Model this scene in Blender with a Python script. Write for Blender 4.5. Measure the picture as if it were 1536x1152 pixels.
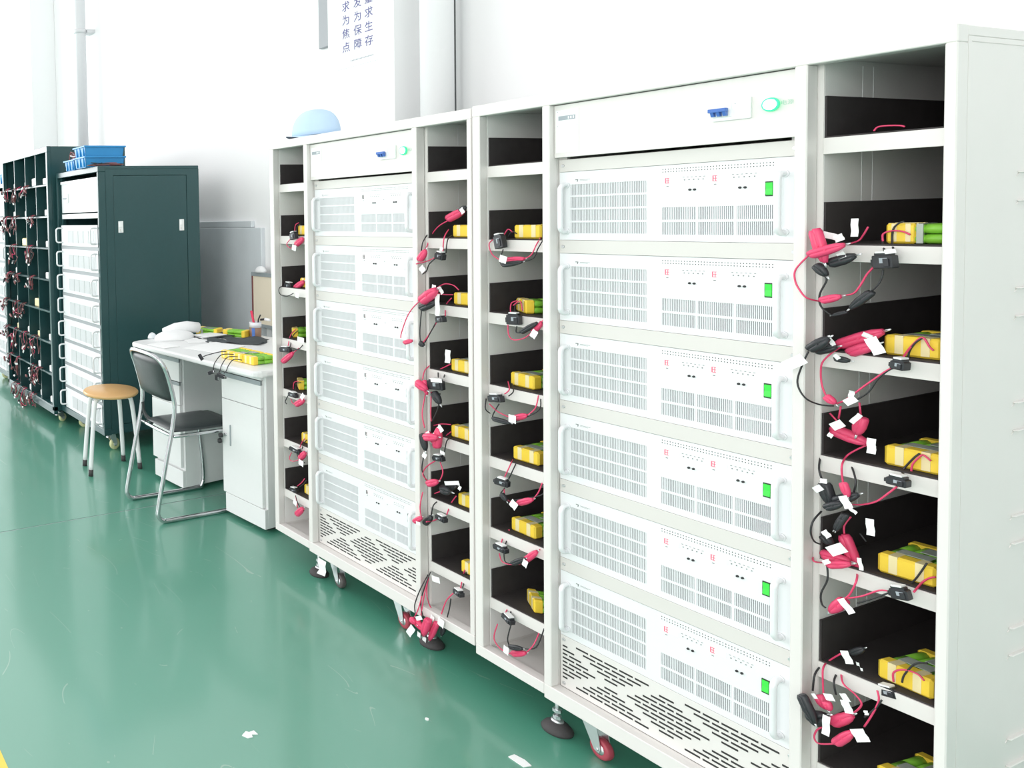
import bpy, bmesh, math, random
from mathutils import Vector, Matrix, Euler
random.seed(7)
PI = math.pi
scn = bpy.context.scene
COL = scn.collection
for o in list(bpy.data.objects):
    bpy.data.objects.remove(o, do_unlink=True)

# ------------------------------------------------------------------ camera
FPX, CX, CY, W, H = 1102.4656, 23.8473, 372.0038, 1536.0, 1152.0
yaw, pitch, roll = (math.radians(a) for a in (71.274248, 2.140658, -1.746009))
cy_, sy_, cp_, sp_, cr_, sr_ = math.cos(yaw), math.sin(yaw), math.cos(pitch), math.sin(pitch), math.cos(roll), math.sin(roll)
fwd = Vector((-sy_*cp_, cy_*cp_, -sp_)); rgt = Vector((cy_, sy_, 0)); upv = rgt.cross(fwd)
R2 = cr_*rgt + sr_*upv; U2 = -sr_*rgt + cr_*upv
cam_d = bpy.data.cameras.new('camera'); cam = bpy.data.objects.new('camera', cam_d); COL.objects.link(cam)
M = Matrix.Identity(4)
for i in range(3):
    M[i][0] = R2[i]; M[i][1] = U2[i]; M[i][2] = -fwd[i]
M.translation = Vector((1.381319, -1.954484, 1.438670))
cam.matrix_world = M
cam_d.sensor_fit = 'HORIZONTAL'; cam_d.sensor_width = 36.0; cam_d.lens = FPX/W*36.0
cam_d.shift_x = (W/2-CX)/W; cam_d.shift_y = (CY-H/2)/W
cam_d.clip_start = 0.05; cam_d.clip_end = 100
scn.camera = cam

# ------------------------------------------------------------------ world, lights, exposure
wd = bpy.data.worlds.new('daylit_hall'); scn.world = wd; wd.use_nodes = True
wd.node_tree.nodes['Background'].inputs[0].default_value = (1.0, 0.99, 0.985, 1)
wd.node_tree.nodes['Background'].inputs[1].default_value = 1.15
def area(name, loc, target, sx, sy, energy, color=(1, 1, 1)):
    d = bpy.data.lights.new(name, 'AREA'); d.shape = 'RECTANGLE'; d.size = sx; d.size_y = sy; d.energy = energy; d.color = color
    o = bpy.data.objects.new(name, d); COL.objects.link(o); o.location = loc
    o.rotation_euler = (Vector(target)-Vector(loc)).to_track_quat('-Z', 'Y').to_euler()
    return o
area('window_daylight_front', (-4.5, -7.0, 3.2), (-1.0, 0, 1.0), 8.0, 3.2, 110, (0.97, 0.99, 1.0))
area('fill_front_right', (2.6, -6.6, 2.5), (0.3, 0, 1.1), 3.0, 2.6, 210, (1.0, 0.99, 0.97))  # fill lamp added to brighten the cell interiors, no window known there
area('window_daylight_left', (-10.5, -3.6, 3.0), (0, -2.0, 1.4), 5.0, 4.0, 480, (0.97, 0.99, 1.0))
vs = scn.view_settings
vs.view_transform = 'Standard'; vs.look = 'None'; vs.gamma = 1.0; vs.use_curve_mapping = False
vs.exposure = -0.03

# ------------------------------------------------------------------ materials
def mat(name, color, rough=0.5, metal=0.0, spec=0.5, emit=None, estr=0.0, noise=0.0, nscale=40.0, bump=0.0, alpha=1.0, trans=0.0):
    m = bpy.data.materials.new(name); m.use_nodes = True
    nt = m.node_tree; b = nt.nodes['Principled BSDF']
    b.inputs['Base Color'].default_value = (*color, 1); b.inputs['Roughness'].default_value = rough
    b.inputs['Metallic'].default_value = metal; b.inputs['Specular IOR Level'].default_value = spec
    if trans: b.inputs['Transmission Weight'].default_value = trans
    if alpha < 1: b.inputs['Alpha'].default_value = alpha
    if emit: b.inputs['Emission Color'].default_value = (*emit, 1); b.inputs['Emission Strength'].default_value = estr
    if noise or bump:
        tc = nt.nodes.new('ShaderNodeTexCoord'); nz = nt.nodes.new('ShaderNodeTexNoise')
        nz.inputs['Scale'].default_value = nscale; nz.inputs['Detail'].default_value = 4
        nt.links.new(tc.outputs['Object'], nz.inputs['Vector'])
        if noise:
            mx = nt.nodes.new('ShaderNodeMix'); mx.data_type = 'RGBA'
            mx.inputs['A'].default_value = (*[c*(1-noise) for c in color], 1)
            mx.inputs['B'].default_value = (*[min(1, c*(1+noise)) for c in color], 1)
            nt.links.new(nz.outputs['Fac'], mx.inputs['Factor']); nt.links.new(mx.outputs['Result'], b.inputs['Base Color'])
        if bump:
            bp = nt.nodes.new('ShaderNodeBump'); bp.inputs['Strength'].default_value = bump; bp.inputs['Distance'].default_value = 0.002
            nt.links.new(nz.outputs['Fac'], bp.inputs['Height']); nt.links.new(bp.outputs['Normal'], b.inputs['Normal'])
    return m
MT = dict(
    litpaint=mat('cabinet_paint_lit_copy', (.86, .845, .83), .45, noise=.03, nscale=14),  # cabinet paint lightened in colour, to make up for dim light in the cells
    paint=mat('warm_white_paint', (.75, .725, .705), .38, noise=.025, nscale=9),
    strip=mat('filler_paint', (.68, .66, .635), .45, noise=.02, nscale=12),
    unit=mat('cool_white_panel', (.80, .815, .835), .35, noise=.015, nscale=15),
    slotback=mat('slot_shadow_grey', (.30, .32, .32), .8, noise=.05),
    dark=mat('slot_black', (.03, .03, .03), .8, noise=.1),
    matb=mat('black_rubber_mat', (.050, .044, .045), .75, spec=.25, noise=.2, nscale=30),
    steel=mat('zinc_steel', (.72, .73, .75), .3, .9, noise=.04),
    chrome=mat('chrome', (.58, .59, .61), .16, 1.0, noise=.02),
    handle=mat('handle_silver_white', (.80, .81, .83), .3, .1, noise=.02),
    rubber=mat('dark_rubber', (.055, .05, .052), .7, noise=.15),
    redwheel=mat('red_caster_tyre', (.42, .06, .09), .45, noise=.08),
    greywheel=mat('dark_caster_tyre', (.10, .085, .085), .5, noise=.1),
    yelwheel=mat('cream_caster_tyre', (.72, .72, .40), .45, noise=.05),
    red=mat('red_insulation', (.74, .06, .16), .4, noise=.06, nscale=60),
    black=mat('black_insulation', (.025, .025, .028), .45, noise=.15, nscale=60),
    plug=mat('black_plug_plastic', (.025, .026, .031), .45, noise=.15, nscale=60),
    white=mat('white_paper', (.85, .86, .86), .7, noise=.02),
    inkgrey=mat('grey_print', (.36, .40, .44), .7, noise=.03),
    purple=mat('violet_blue_print', (.13, .13, .30), .7, noise=.05),
    yellow=mat('yellow_tape', (.90, .64, .055), .5, noise=.08, nscale=25),
    cream=mat('clear_band_over_yellow', (.85, .74, .42), .35, noise=.05),
    greencell=mat('green_cell_sleeve', (.23, .56, .05), .35, noise=.25, nscale=45),
    film=mat('clear_grey_film', (.42, .47, .42), .15, noise=.25, nscale=30),
    rocker=mat('lit_green_rocker', (.05, .55, .06), .3, emit=(.03, .80, .06), estr=.45, noise=.02),
    bezel=mat('dark_green_bezel', (.02, .05, .025), .4, noise=.05),
    lampring=mat('lit_green_ring', (.05, .7, .3), .3, emit=(.03, .85, .35), estr=.7, noise=.02),
    lampcore=mat('lit_lamp_core', (.9, 1, .95), .3, emit=(.8, 1.0, .88), estr=2.2, noise=.01),
    printgreen=mat('green_print', (.40, .62, .50), .6, noise=.03),
    segred=mat('lit_red_digits', (.8, .1, .15), .4, emit=(1.0, .25, .33), estr=.5, noise=.02),
    segoff=mat('unlit_digits', (.10, .10, .11), .4, noise=.05),
    rockoff=mat('unlit_rocker', (.34, .37, .38), .35, noise=.03),
    segwin=mat('display_window', (.85, .8, .8), .3, emit=(1, .93, .93), estr=.25, noise=.01),
    led=mat('indicator_grey', (.20, .22, .22), .4, noise=.05),
    blue=mat('blue_toggle', (.06, .16, .50), .4, noise=.05),
    dkgreen=mat('dark_green_paint', (.022, .070, .074), .28, noise=.08, nscale=60),
    bin=mat('blue_plastic', (.03, .27, .60), .4, noise=.05),
    deskw=mat('desk_white', (.78, .79, .79), .4, noise=.015),
    deskg=mat('desk_grey_edge', (.33, .37, .39), .45, noise=.03),
    vinyl=mat('black_vinyl', (.030, .038, .040), .38, noise=.15, nscale=30, bump=.2),
    wood=mat('varnished_wood', (.66, .40, .17), .35, noise=.12, nscale=8),
    cloth=mat('white_cloth', (.82, .83, .84), .8, noise=.03, bump=.3),
    greycloth=mat('dark_grey_cloth', (.055, .065, .07), .85, noise=.2, bump=.3),
    cap=mat('light_blue_cap', (.50, .66, .84), .8, noise=.04, bump=.2),
    capdark=mat('cap_brim_underside', (.03, .06, .10), .8, noise=.05),
    board=mat('beige_board', (.90, .80, .64), .6, noise=.06, nscale=6),
    maroon=mat('maroon_edge', (.22, .08, .08), .5, noise=.05),
    wallw=mat('white_wall', (.88, .885, .89), .8, noise=.015, nscale=3),
    shade_rag=mat('wall_shade_and_rag_grey', (.66, .70, .73), .30, noise=.12, nscale=5),  # wall shade put into the colour; also the rag's own blue-grey
    pipe=mat('white_pipe', (.80, .81, .82), .4, noise=.01),
    gapdark=mat('gap_dark_grey', (.12, .13, .13), .6, noise=.3, nscale=50),  # dark tone of the gap between pipe and wall
    gpipe=mat('grey_pipe', (.66, .67, .69), .45, noise=.02),
    duct=mat('grey_duct', (.33, .35, .37), .5, noise=.03),
    tapeyel=mat('floor_yellow', (.75, .60, .10), .5, noise=.08),
    marker=mat('red_marker', (.75, .03, .10), .4, noise=.03),
    cup_w=mat('cup_white', (.80, .82, .86), .4, noise=.02), cup_b=mat('cup_blue', (.10, .22, .62), .4, noise=.03), cup_n=mat('cup_brown', (.33, .20, .14), .5, noise=.05),
)
def floor_material():
    m = bpy.data.materials.new('green_epoxy_floor'); m.use_nodes = True; nt = m.node_tree; b = nt.nodes['Principled BSDF']
    L = nt.links.new; N = nt.nodes.new
    tc = N('ShaderNodeTexCoord')
    n1 = N('ShaderNodeTexNoise'); n1.inputs['Scale'].default_value = 1.1; n1.inputs['Detail'].default_value = 5
    L(tc.outputs['Object'], n1.inputs['Vector'])
    mx = N('ShaderNodeMix'); mx.data_type = 'RGBA'
    mx.inputs['A'].default_value = (.022, .235, .145, 1); mx.inputs['B'].default_value = (.038, .290, .190, 1)
    L(n1.outputs['Fac'], mx.inputs['Factor'])
    # worn scratches: thin bands of stretched, warped noise, broken up by a second noise
    fac = None
    for ang, sc, th in ((.5, 3.0, .006), (1.9, 2.3, .006), (2.7, 4.1, .005)):
        mp = N('ShaderNodeMapping'); mp.inputs['Rotation'].default_value = (0, 0, ang); mp.inputs['Scale'].default_value = (.5, 1.6, 1)
        L(tc.outputs['Object'], mp.inputs['Vector'])
        nz = N('ShaderNodeTexNoise'); nz.inputs['Scale'].default_value = sc; nz.inputs['Detail'].default_value = 0
        L(mp.outputs['Vector'], nz.inputs['Vector'])
        s = N('ShaderNodeMath'); s.operation = 'SUBTRACT'; s.inputs[1].default_value = .5; L(nz.outputs['Fac'], s.inputs[0])
        a = N('ShaderNodeMath'); a.operation = 'ABSOLUTE'; L(s.outputs[0], a.inputs[0])
        l = N('ShaderNodeMath'); l.operation = 'LESS_THAN'; l.inputs[1].default_value = th*.30; L(a.outputs[0], l.inputs[0])
        br = N('ShaderNodeTexNoise'); br.inputs['Scale'].default_value = sc*2.2; br.inputs['Detail'].default_value = 3; L(mp.outputs['Vector'], br.inputs['Vector'])
        g = N('ShaderNodeMath'); g.operation = 'GREATER_THAN'; g.inputs[1].default_value = .60; L(br.outputs['Fac'], g.inputs[0])
        p = N('ShaderNodeMath'); p.operation = 'MULTIPLY'; L(l.outputs[0], p.inputs[0]); L(g.outputs[0], p.inputs[1])
        if fac is None: fac = p
        else:
            q = N('ShaderNodeMath'); q.operation = 'MAXIMUM'; L(fac.outputs[0], q.inputs[0]); L(p.outputs[0], q.inputs[1]); fac = q
    vo = N('ShaderNodeTexVoronoi'); vo.inputs['Scale'].default_value = 9; L(tc.outputs['Object'], vo.inputs['Vector'])
    lt = N('ShaderNodeMath'); lt.operation = 'LESS_THAN'; lt.inputs[1].default_value = .035; L(vo.outputs['Distance'], lt.inputs[0])
    ns = N('ShaderNodeTexNoise'); ns.inputs['Scale'].default_value = 3; L(tc.outputs['Object'], ns.inputs['Vector'])
    gs = N('ShaderNodeMath'); gs.operation = 'GREATER_THAN'; gs.inputs[1].default_value = .56; L(ns.outputs['Fac'], gs.inputs[0])
    ps = N('ShaderNodeMath'); ps.operation = 'MULTIPLY'; L(lt.outputs[0], ps.inputs[0]); L(gs.outputs[0], ps.inputs[1])
    q = N('ShaderNodeMath'); q.operation = 'MAXIMUM'; L(fac.outputs[0], q.inputs[0]); L(ps.outputs[0], q.inputs[1])
    k = N('ShaderNodeMath'); k.operation = 'MULTIPLY'; k.inputs[1].default_value = .35; L(q.outputs[0], k.inputs[0])
    m2 = N('ShaderNodeMix'); m2.data_type = 'RGBA'; m2.inputs['B'].default_value = (.42, .52, .45, 1)
    L(k.outputs[0], m2.inputs['Factor']); L(mx.outputs['Result'], m2.inputs['A']); L(m2.outputs['Result'], b.inputs['Base Color'])
    b.inputs['Roughness'].default_value = .48; b.inputs['IOR'].default_value = 2.7; b.inputs['Coat Weight'].default_value = .8; b.inputs['Coat Roughness'].default_value = .13
    n3 = N('ShaderNodeTexNoise'); n3.inputs['Scale'].default_value = 2.2; n3.inputs['Detail'].default_value = 3; L(tc.outputs['Object'], n3.inputs['Vector'])
    bp = N('ShaderNodeBump'); bp.inputs['Strength'].default_value = .10; bp.inputs['Distance'].default_value = .01; L(n3.outputs['Fac'], bp.inputs['Height']); L(bp.outputs['Normal'], b.inputs['Normal'])
    return m
MT['floor'] = floor_material()

# ------------------------------------------------------------------ mesh helpers
class MB:
    def __init__(s): s.bm = bmesh.new(); s.mats = []
    def mi(s, m):
        m = MT[m] if isinstance(m, str) else m
        if m not in s.mats: s.mats.append(m)
        return s.mats.index(m)
    def _tag(s, faces, m, smooth=False):
        i = s.mi(m)
        for f in faces: f.material_index = i; f.smooth = smooth
    def box(s, x0, x1, y0, y1, z0, z1, m='paint', bev=0.0, mtx=None):
        v = [s.bm.verts.new((x, y, z)) for x in (x0, x1) for y in (y0, y1) for z in (z0, z1)]
        idx = ((0, 1, 3, 2), (4, 6, 7, 5), (0, 4, 5, 1), (2, 3, 7, 6), (0, 2, 6, 4), (1, 5, 7, 3))
        fs = [s.bm.faces.new([v[i] for i in q]) for q in idx]
        if bev:
            es = list({e for f in fs for e in f.edges})
            r = bmesh.ops.bevel(s.bm, geom=es, offset=bev, segments=1, affect='EDGES', profile=.5)
            fs = list({f for vv in v if vv.is_valid for f in vv.link_faces} | set(r['faces']) | {f for f in fs if f.is_valid})
        s._tag(fs, m)
        if mtx is not None:
            for vv in {a for f in fs for a in f.verts}: vv.co = mtx @ vv.co
        return s
    def obox(s, c, size, rot, m, bev=0.0):      # centred, rotated box
        a, b, d = (q/2 for q in size)
        return s.box(-a, a, -b, b, -d, d, m, bev, Matrix.Translation(c) @ Euler(rot).to_matrix().to_4x4())
    def ring(s, c, u, w, r, n): return [s.bm.verts.new(c + u*(r*math.cos(2*PI*i/n)) + w*(r*math.sin(2*PI*i/n))) for i in range(n)]
    def tube(s, pts, r, m, n=6, smooth=True, cap=True, radii=None):
        pts = [Vector(p) for p in pts]; rings = []; pu = None
        for i, p in enumerate(pts):
            t = (pts[min(i+1, len(pts)-1)]-pts[max(i-1, 0)])
            t = t.normalized() if t.length > 1e-9 else Vector((0, 0, 1))
            if pu is None: pu = t.orthogonal().normalized()
            u = pu - t*pu.dot(t)
            u = u.normalized() if u.length > 1e-6 else t.orthogonal().normalized()
            pu = u; rings.append(s.ring(p, u, t.cross(u), radii[i] if radii else r, n))
        fs = []
        for a, b in zip(rings, rings[1:]):
            for i in range(n): fs.append(s.bm.faces.new((a[i], a[(i+1) % n], b[(i+1) % n], b[i])))
        s._tag(fs, m, smooth)
        if cap: s._tag([s.bm.faces.new(rings[0][::-1]), s.bm.faces.new(rings[-1])], m)
        return s
    def cyl(s, p0, p1, r0, m, r1=None, n=16, smooth=True): return s.tube([p0, p1], r0, m, n, smooth, True, [r0, r0 if r1 is None else r1])
    def lathe(s, prof, c, m, n=20, axis='Z', smooth=True):     # prof: (radius, height)
        u, w, a = {'Z': (Vector((1, 0, 0)), Vector((0, 1, 0)), Vector((0, 0, 1))), 'Y': (Vector((1, 0, 0)), Vector((0, 0, -1)), Vector((0, 1, 0))), 'X': (Vector((0, 1, 0)), Vector((0, 0, 1)), Vector((1, 0, 0)))}[axis]
        c = Vector(c); rings = [s.ring(c+a*h, u, w, max(r, 1e-5), n) for r, h in prof]; fs = []
        for p, q in zip(rings, rings[1:]):
            for i in range(n): fs.append(s.bm.faces.new((p[i], p[(i+1) % n], q[(i+1) % n], q[i])))
        s._tag(fs, m, smooth); s._tag([s.bm.faces.new(rings[0][::-1]), s.bm.faces.new(rings[-1])], m)
        return s
    def prism(s, poly, y0, y1, m, axis='Y'):    # poly in the plane across the axis
        f = {'Y': lambda p, h: (p[0], h, p[1]), 'X': lambda p, h: (h, p[0], p[1]), 'Z': lambda p, h: (p[0], p[1], h)}[axis]
        a = [s.bm.verts.new(f(p, y0)) for p in poly]; b = [s.bm.verts.new(f(p, y1)) for p in poly]; n = len(poly)
        fs = [s.bm.faces.new(a), s.bm.faces.new(b[::-1])] + [s.bm.faces.new((a[i], b[i], b[(i+1) % n], a[(i+1) % n])) for i in range(n)]
        s._tag(fs, m); return s
    def build(s, name, parent=None, loc=None):
        bmesh.ops.recalc_face_normals(s.bm, faces=s.bm.faces[:])
        me = bpy.data.meshes.new(name); s.bm.to_mesh(me); s.bm.free()
        for m in s.mats: me.materials.append(m)
        o = bpy.data.objects.new(name, me); COL.objects.link(o)
        if parent: o.parent = parent
        if loc: o.location = loc
        return o
def tag(o, label, cat, group=None):
    o['label'] = label; o['category'] = cat
    if group: o['group'] = group
    return o
def thing(name, label, cat, loc=(0, 0, 0), rz=0.0, group=None):
    o = bpy.data.objects.new(name, None); o.empty_display_size = .05; COL.objects.link(o); o.location = loc; o.rotation_euler = (0, 0, rz)
    return tag(o, label, cat, group)
def struct(mb, name, parent=None):
    o = mb.build(name, parent); o['kind'] = 'structure'; return o
def copy_tree(o, label=None, group=None, loc=None, rz=None):
    def rec(a, par):
        c = a.copy(); COL.objects.link(c)
        if par: c.parent = par
        for ch in a.children: rec(ch, c)
        return c
    c = rec(o, None)
    if label: c['label'] = label
    if group: c['group'] = group
    if loc is not None: c.location = loc
    if rz is not None: c.rotation_euler = (0, 0, rz)
    return c
def spline(pts, sub=5):
    P = [Vector(p) for p in pts]
    if len(P) < 3: return P
    out = []
    for i in range(len(P)-1):
        p0, p1, p2, p3 = P[max(i-1, 0)], P[i], P[i+1], P[min(i+2, len(P)-1)]
        for k in range(sub):
            t = k/sub; out.append(.5*((2*p1)+(p2-p0)*t+(2*p0-5*p1+4*p2-p3)*t*t+(3*p1-p0-3*p2+p3)*t**3))
    return out+[P[-1]]
def text_mesh(name, body, size, loc, rot, m, parent=None, depth=.0004, align='CENTER', bold=0.0):
    cu = bpy.data.curves.new(name, 'FONT'); cu.body = body; cu.size = size; cu.extrude = depth; cu.offset = bold; cu.align_x = align; cu.align_y = 'CENTER'; cu.resolution_u = 3
    t = bpy.data.objects.new(name, cu); COL.objects.link(t); t.location = loc; t.rotation_euler = rot
    bpy.context.view_layer.update()
    me = bpy.data.meshes.new_from_object(t.evaluated_get(bpy.context.evaluated_depsgraph_get()))
    o = bpy.data.objects.new(name, me); COL.objects.link(o); o.location = loc; o.rotation_euler = rot
    me.materials.clear(); me.materials.append(MT[m])
    bpy.data.objects.remove(t, do_unlink=True); bpy.data.curves.remove(cu)
    if parent: o.parent = parent
    return o

# ------------------------------------------------------------------ the setting
struct(MB().box(-20, -1.83, -9, 1.10, -.06, 0, 'floor').box(-1.822, 3.8, -9, 1.10, -.06, 0, 'floor').box(-1.83, -1.822, -9, 1.10, -.06, -.0015, 'deskg'), 'floor')
struct(MB().box(-20, 3.8, 1.06, 1.2, 0, 7.2, 'wallw'), 'wall_back')
struct(MB().box(3.6, 3.8, -9, 1.2, 0, 7.2, 'wallw'), 'wall_right_unseen')  # unseen wall, added to cut world light on the right-facing sides
struct(MB().box(-20.2, -20, -9, 1.2, 0, 7.2, 'wallw'), 'wall_left')
struct(MB().box(-1.665, -1.252, .78, 1.06, 0, 7.2, 'wallw', .004), 'trim_1')
struct(MB().box(-6.45, -6.0, .78, 1.06, 0, 7.2, 'wallw', .004), 'trim_2')
struct(MB().box(-6, 1.2, -1.47, -1.4093, 0, .0012, 'tapeyel'), 'trim_3')

# ------------------------------------------------------------------ big white test cabinets
TOP, OTOP, RAIL, SB, CB = 1.729, 1.6974, .1367, .106, .0975
XL0, XL1, XC0, XC1, XC2, XR0, XR1, XR2 = -.2233, -.1993, -.0199, 0, .485, .5042, .6823, .6975
DEP = .62
LIP = [1.553-.2118*k for k in range(7)]
NU, UP, UH, UZ = 6, .2128, .1769, 1.3441      # units, pitch, height, bottom of the topmost
def foot(par, x, y, hz):
    f = MB().cyl((x, y, .03), (x, y, hz), .0055, 'steel', n=10).cyl((x, y, .052), (x, y, .060), .011, 'steel', n=6, smooth=False).cyl((x, y, .034), (x, y, .042), .010, 'steel', n=6, smooth=False)
    f.lathe([(.016, .024), (.014, .031), (.006, .034)], (x, y, 0), 'steel', 14)
    f = f.build('levelling_foot', par)
    MB().lathe([(.036, 0), (.037, .006), (.030, .016), (.018, .026), (.012, .027)], (x, y, 0), 'rubber', 20).build('rubber_pad', f)
def caster(par, x, y, hz, tyre, ang=0.0, R=.027, bracket='steel'):
    m = Matrix.Translation((x, y, 0)) @ Matrix.Rotation(ang, 4, 'Z')
    b = MB()
    b.box(-.026, .026, -.026, .026, hz-.004, hz, bracket)
    b.lathe([(.018, hz-.014), (.020, hz-.004)], (0, 0, 0), bracket, 14)
    for sx in (-1, 1):
        b.prism([(-.024, hz-.012), (.020, hz-.012), (.034, R+.006), (.030, R-.008), (.016, R-.006), (-.020, hz-.03)], sx*.0145-.001, sx*.0145+.001, bracket, 'X')
    b.prism([(-.03, hz-.018), (-.012, hz-.012), (-.012, hz-.016), (-.036, hz-.028)], -.010, .010, bracket, 'X')
    b.cyl((-.018, .024, R), (.018, .024, R), .004, bracket, n=8)
    b = b.build('caster', par); b.matrix_local = m
    w = MB().lathe([(.017, -.010), (R-.002, -.010), (R, -.006), (R, .006), (R-.002, .010), (.017, .010)], (0, .024, R), tyre, 22, 'X').build('wheel', b)
    MB().lathe([(.005, -.012), (.015, -.0105), (.015, .0105), (.005, .012)], (0, .024, R), 'steel', 12, 'X').build('hub', w)
def louvre(b, x, y0, y1, z):
    b.prism([(y0, z), (y0+.012, z+.008), (y1, z+.008), (y1, z)], x-.001, x+.0012, 'paint', 'X')
    b.box(x, x+.006, y0+.004, y1, z+.0055, z+.008, 'paint', .001)
def make_cabinet(label):
    t = thing('battery_test_cabinet', label, 'cabinet')
    bv = .0018
    def one(name, *a, m='paint', bev=bv, par=t): return MB().box(*a, m, bev).build(name, par)
    for a in ((XL0, XL1), (XC0, XC1), (XC2, XR0), (XR1, XR2)):
        one('post', a[0], a[1], 0, .034 if a[0] > .4 else .029, RAIL, OTOP)
    one('top_rail', XL0, XR2, 0, .034, OTOP, TOP)
    one('bottom_rail', XL0, XC0, 0, .034, SB, RAIL); one('bottom_rail', XC0, XR0, 0, .034, CB, RAIL); one('bottom_rail', XR0, XR2, 0, .034, SB, RAIL)
    one('top_panel', XL0, XR2, .034, DEP, TOP-.02, TOP-.001); one('floor_panel', XL0, XR2, .034, DEP, SB+.004, RAIL-.008, bev=0)
    one('back_panel', XL0+.002, XR2-.002, DEP-.004, DEP, RAIL-.008, TOP-.02, bev=0)
    one('side_panel', XL0, XL1-.001, .0295, DEP-.004, RAIL-.008, TOP-.02, bev=0); MB().box(XL1-.001, XL1, .0305, DEP-.004, RAIL, TOP-.021, 'litpaint').build('cell_wall_lit', t)  # thin skin on the cell wall carries the lightened paint
    sp = one('side_panel', XR1+.001, XR2, .034, DEP-.004, RAIL-.008, TOP-.02, bev=0)
    for k in range(7):
        for z in (1.465-.2123*k, 1.413-.2123*k):
            if z > .2:
                lb = MB(); louvre(lb, XR2, .205, .42, z); lb.build('louvre', sp)
    b = MB().box(XR2, XR2+.0008, .045, .60, 1.6995, 1.7007, 'strip'); b.build('panel_seam', sp)
    one('partition', XC0, XC1, .0295, DEP-.004, RAIL-.008, TOP-.02, bev=0)
    pr = one('partition', XC2, .5122, .037, DEP-.004, RAIL-.008, TOP-.02, bev=0); MB().box(.5122, .5126, .039, DEP-.004, RAIL, TOP-.021, 'litpaint').build('cell_wall_lit', pr)
    for y in (.168, .206): MB().box(.5125, .5130, y, y+.0012, RAIL, TOP-.03, 'unit').build('seam_line', pr)
    for x0, x1 in ((XL1, XC0), (.5125, XR1+.001)):
        for k in range(7):
            q = 0 if x0 > 0 else -.0045
            s = MB().box(x0, x1, .0352+q, .0368+q, LIP[k]-.032, LIP[k], 'paint', .0006).box(x0, x1, .0368+q, .60, LIP[k]-.0025, LIP[k]-.0002, 'paint').build('shelf', t)
            h = .085 if k else .083
            g = MB().box(x0+.0005, x1-.0005, .0385+q, .598, LIP[k], LIP[k]+.003, 'matb')
            g.box(x0+.0005, x0+.0035, .0390+q, .598, LIP[k]+.003, LIP[k]+h, 'matb').box(x1-.0035, x1-.0005, .0390+q, .598, LIP[k]+.003, LIP[k]+h, 'matb').box(x0+.0035, x1-.0035, .594, .598, LIP[k]+.003, LIP[k]+h, 'matb')
            g.build('rubber_lining', s)
    # rack rails and grey blank strips between the units, each with two screws
    for x0, x1 in ((XC1, .020), (.465, XC2)): one('rack_rail', x0, x1, .0365, .048, RAIL, OTOP, bev=0)
    zs = [(UZ+UH, 1.5548)] + [(UZ-k*UP-(UP-UH), UZ-k*UP) for k in range(NU-1)]
    for i, (z0, z1) in enumerate(zs):
        f = MB().box(.003, .482, .0312, .0362, z0+.0008, z1-.0008, 'strip', .0006).build('blank_strip', t)
        for x in (.0125, .4725): MB().lathe([(.0035, -.0022), (.0045, 0)], (x, .0312, (z0+z1)/2), 'steel', 10, 'Y').build('screw', f)
    # control panel
    cp = MB().box(.001, .484, .016, .0195, 1.5595, 1.6955, 'paint', .0008).box(.001, .484, .0195, .036, 1.692, 1.6955, 'paint').box(.004, .016, .0195, .0365, 1.57, 1.69, 'paint').box(.469, .481, .0195, .0365, 1.57, 1.69, 'paint').build('control_panel', t)
    lb = MB().box(.006, .063, .0151, .016, 1.572, 1.6815, 'white'); lb.box(.013, .055, .0146, .0151, 1.6555, 1.6665, 'inkgrey')
    for x in (.037, .043, .049): lb.box(x, x+.0032, .0143, .0146, 1.658, 1.664, 'white')
    for x, z in ((.010, 1.640), (.059, 1.640), (.010, 1.677)): lb.box(x, x+.0015, .0148, .0151, z, z+.0015, 'inkgrey')
    lb.build('rating_label', cp)
    br = MB().box(.3445, .4105, .011, .016, 1.607, 1.652, 'white', .001).box(.345, .379, .009, .011, 1.615, 1.645, 'white', .0006)
    br.box(.384, .3855, .0106, .011, 1.640, 1.642, 'inkgrey').build('circuit_breaker', cp)
    tg = MB().box(.3445, .3765, -.006, .004, 1.6255, 1.6335, 'blue', .001)
    for x in (.348, .3585, .369): tg.prism([(-.004, 1.6255), (.006, 1.629), (.006, 1.617), (.000, 1.6165)], x, x+.0055, 'blue', 'X')
    tg.build('breaker_toggle', cp)
    lp = MB().lathe([(.0145, -.004), (.0135, -.008), (.0115, -.009), (.0115, 0)], (.443, .016, 1.6296), 'lampring', 24, 'Y').build('power_button', cp)
    MB().lathe([(.0085, -.0105), (.0108, -.0093), (.0108, -.004)], (.443, .016, 1.6296), 'lampcore', 20, 'Y').build('lamp_lens', cp)
    text_mesh('button_caption', '电源', .0105, (.4668, .0158, 1.6303), (PI/2, 0, 0), 'printgreen', cp, .0001)
    # vent panel with its slots pierced: dashes, diamonds and hourglasses
    vz0, vz1 = RAIL, UZ-5*UP
    vp = MB().box(.003, .482, .0318, .0350, vz0+.001, vz1-.001, 'paint', .0006).build('vent_panel', t)
    sl = MB(); zc = (vz0+vz1)/2
    for r in range(11):
        v = (r-5)/5.0; z = zc - v*.0535
        off = 0 if r % 2 == 0 else .0174
        for i in range(-1, 15):
            xa = .0085+i*.0348+off; xb = xa+.0298; xm = (xa+xb)/2
            u = (((xm-.0035) % .2436)-.1218)/.1218
            if abs(abs(u)-abs(v)*.95) < .135 + (.05 if abs(v) < .15 else 0): continue
            xa = max(xa, .009); xb = min(xb, .476)
            if xb-xa < .009: continue
            sl.box(xa, xb, .0309, .0321, z-.0020, z+.0020, 'dark')
    s_ = sl.build('vent_slots', vp); s_['kind'] = 'stuff'
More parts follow.
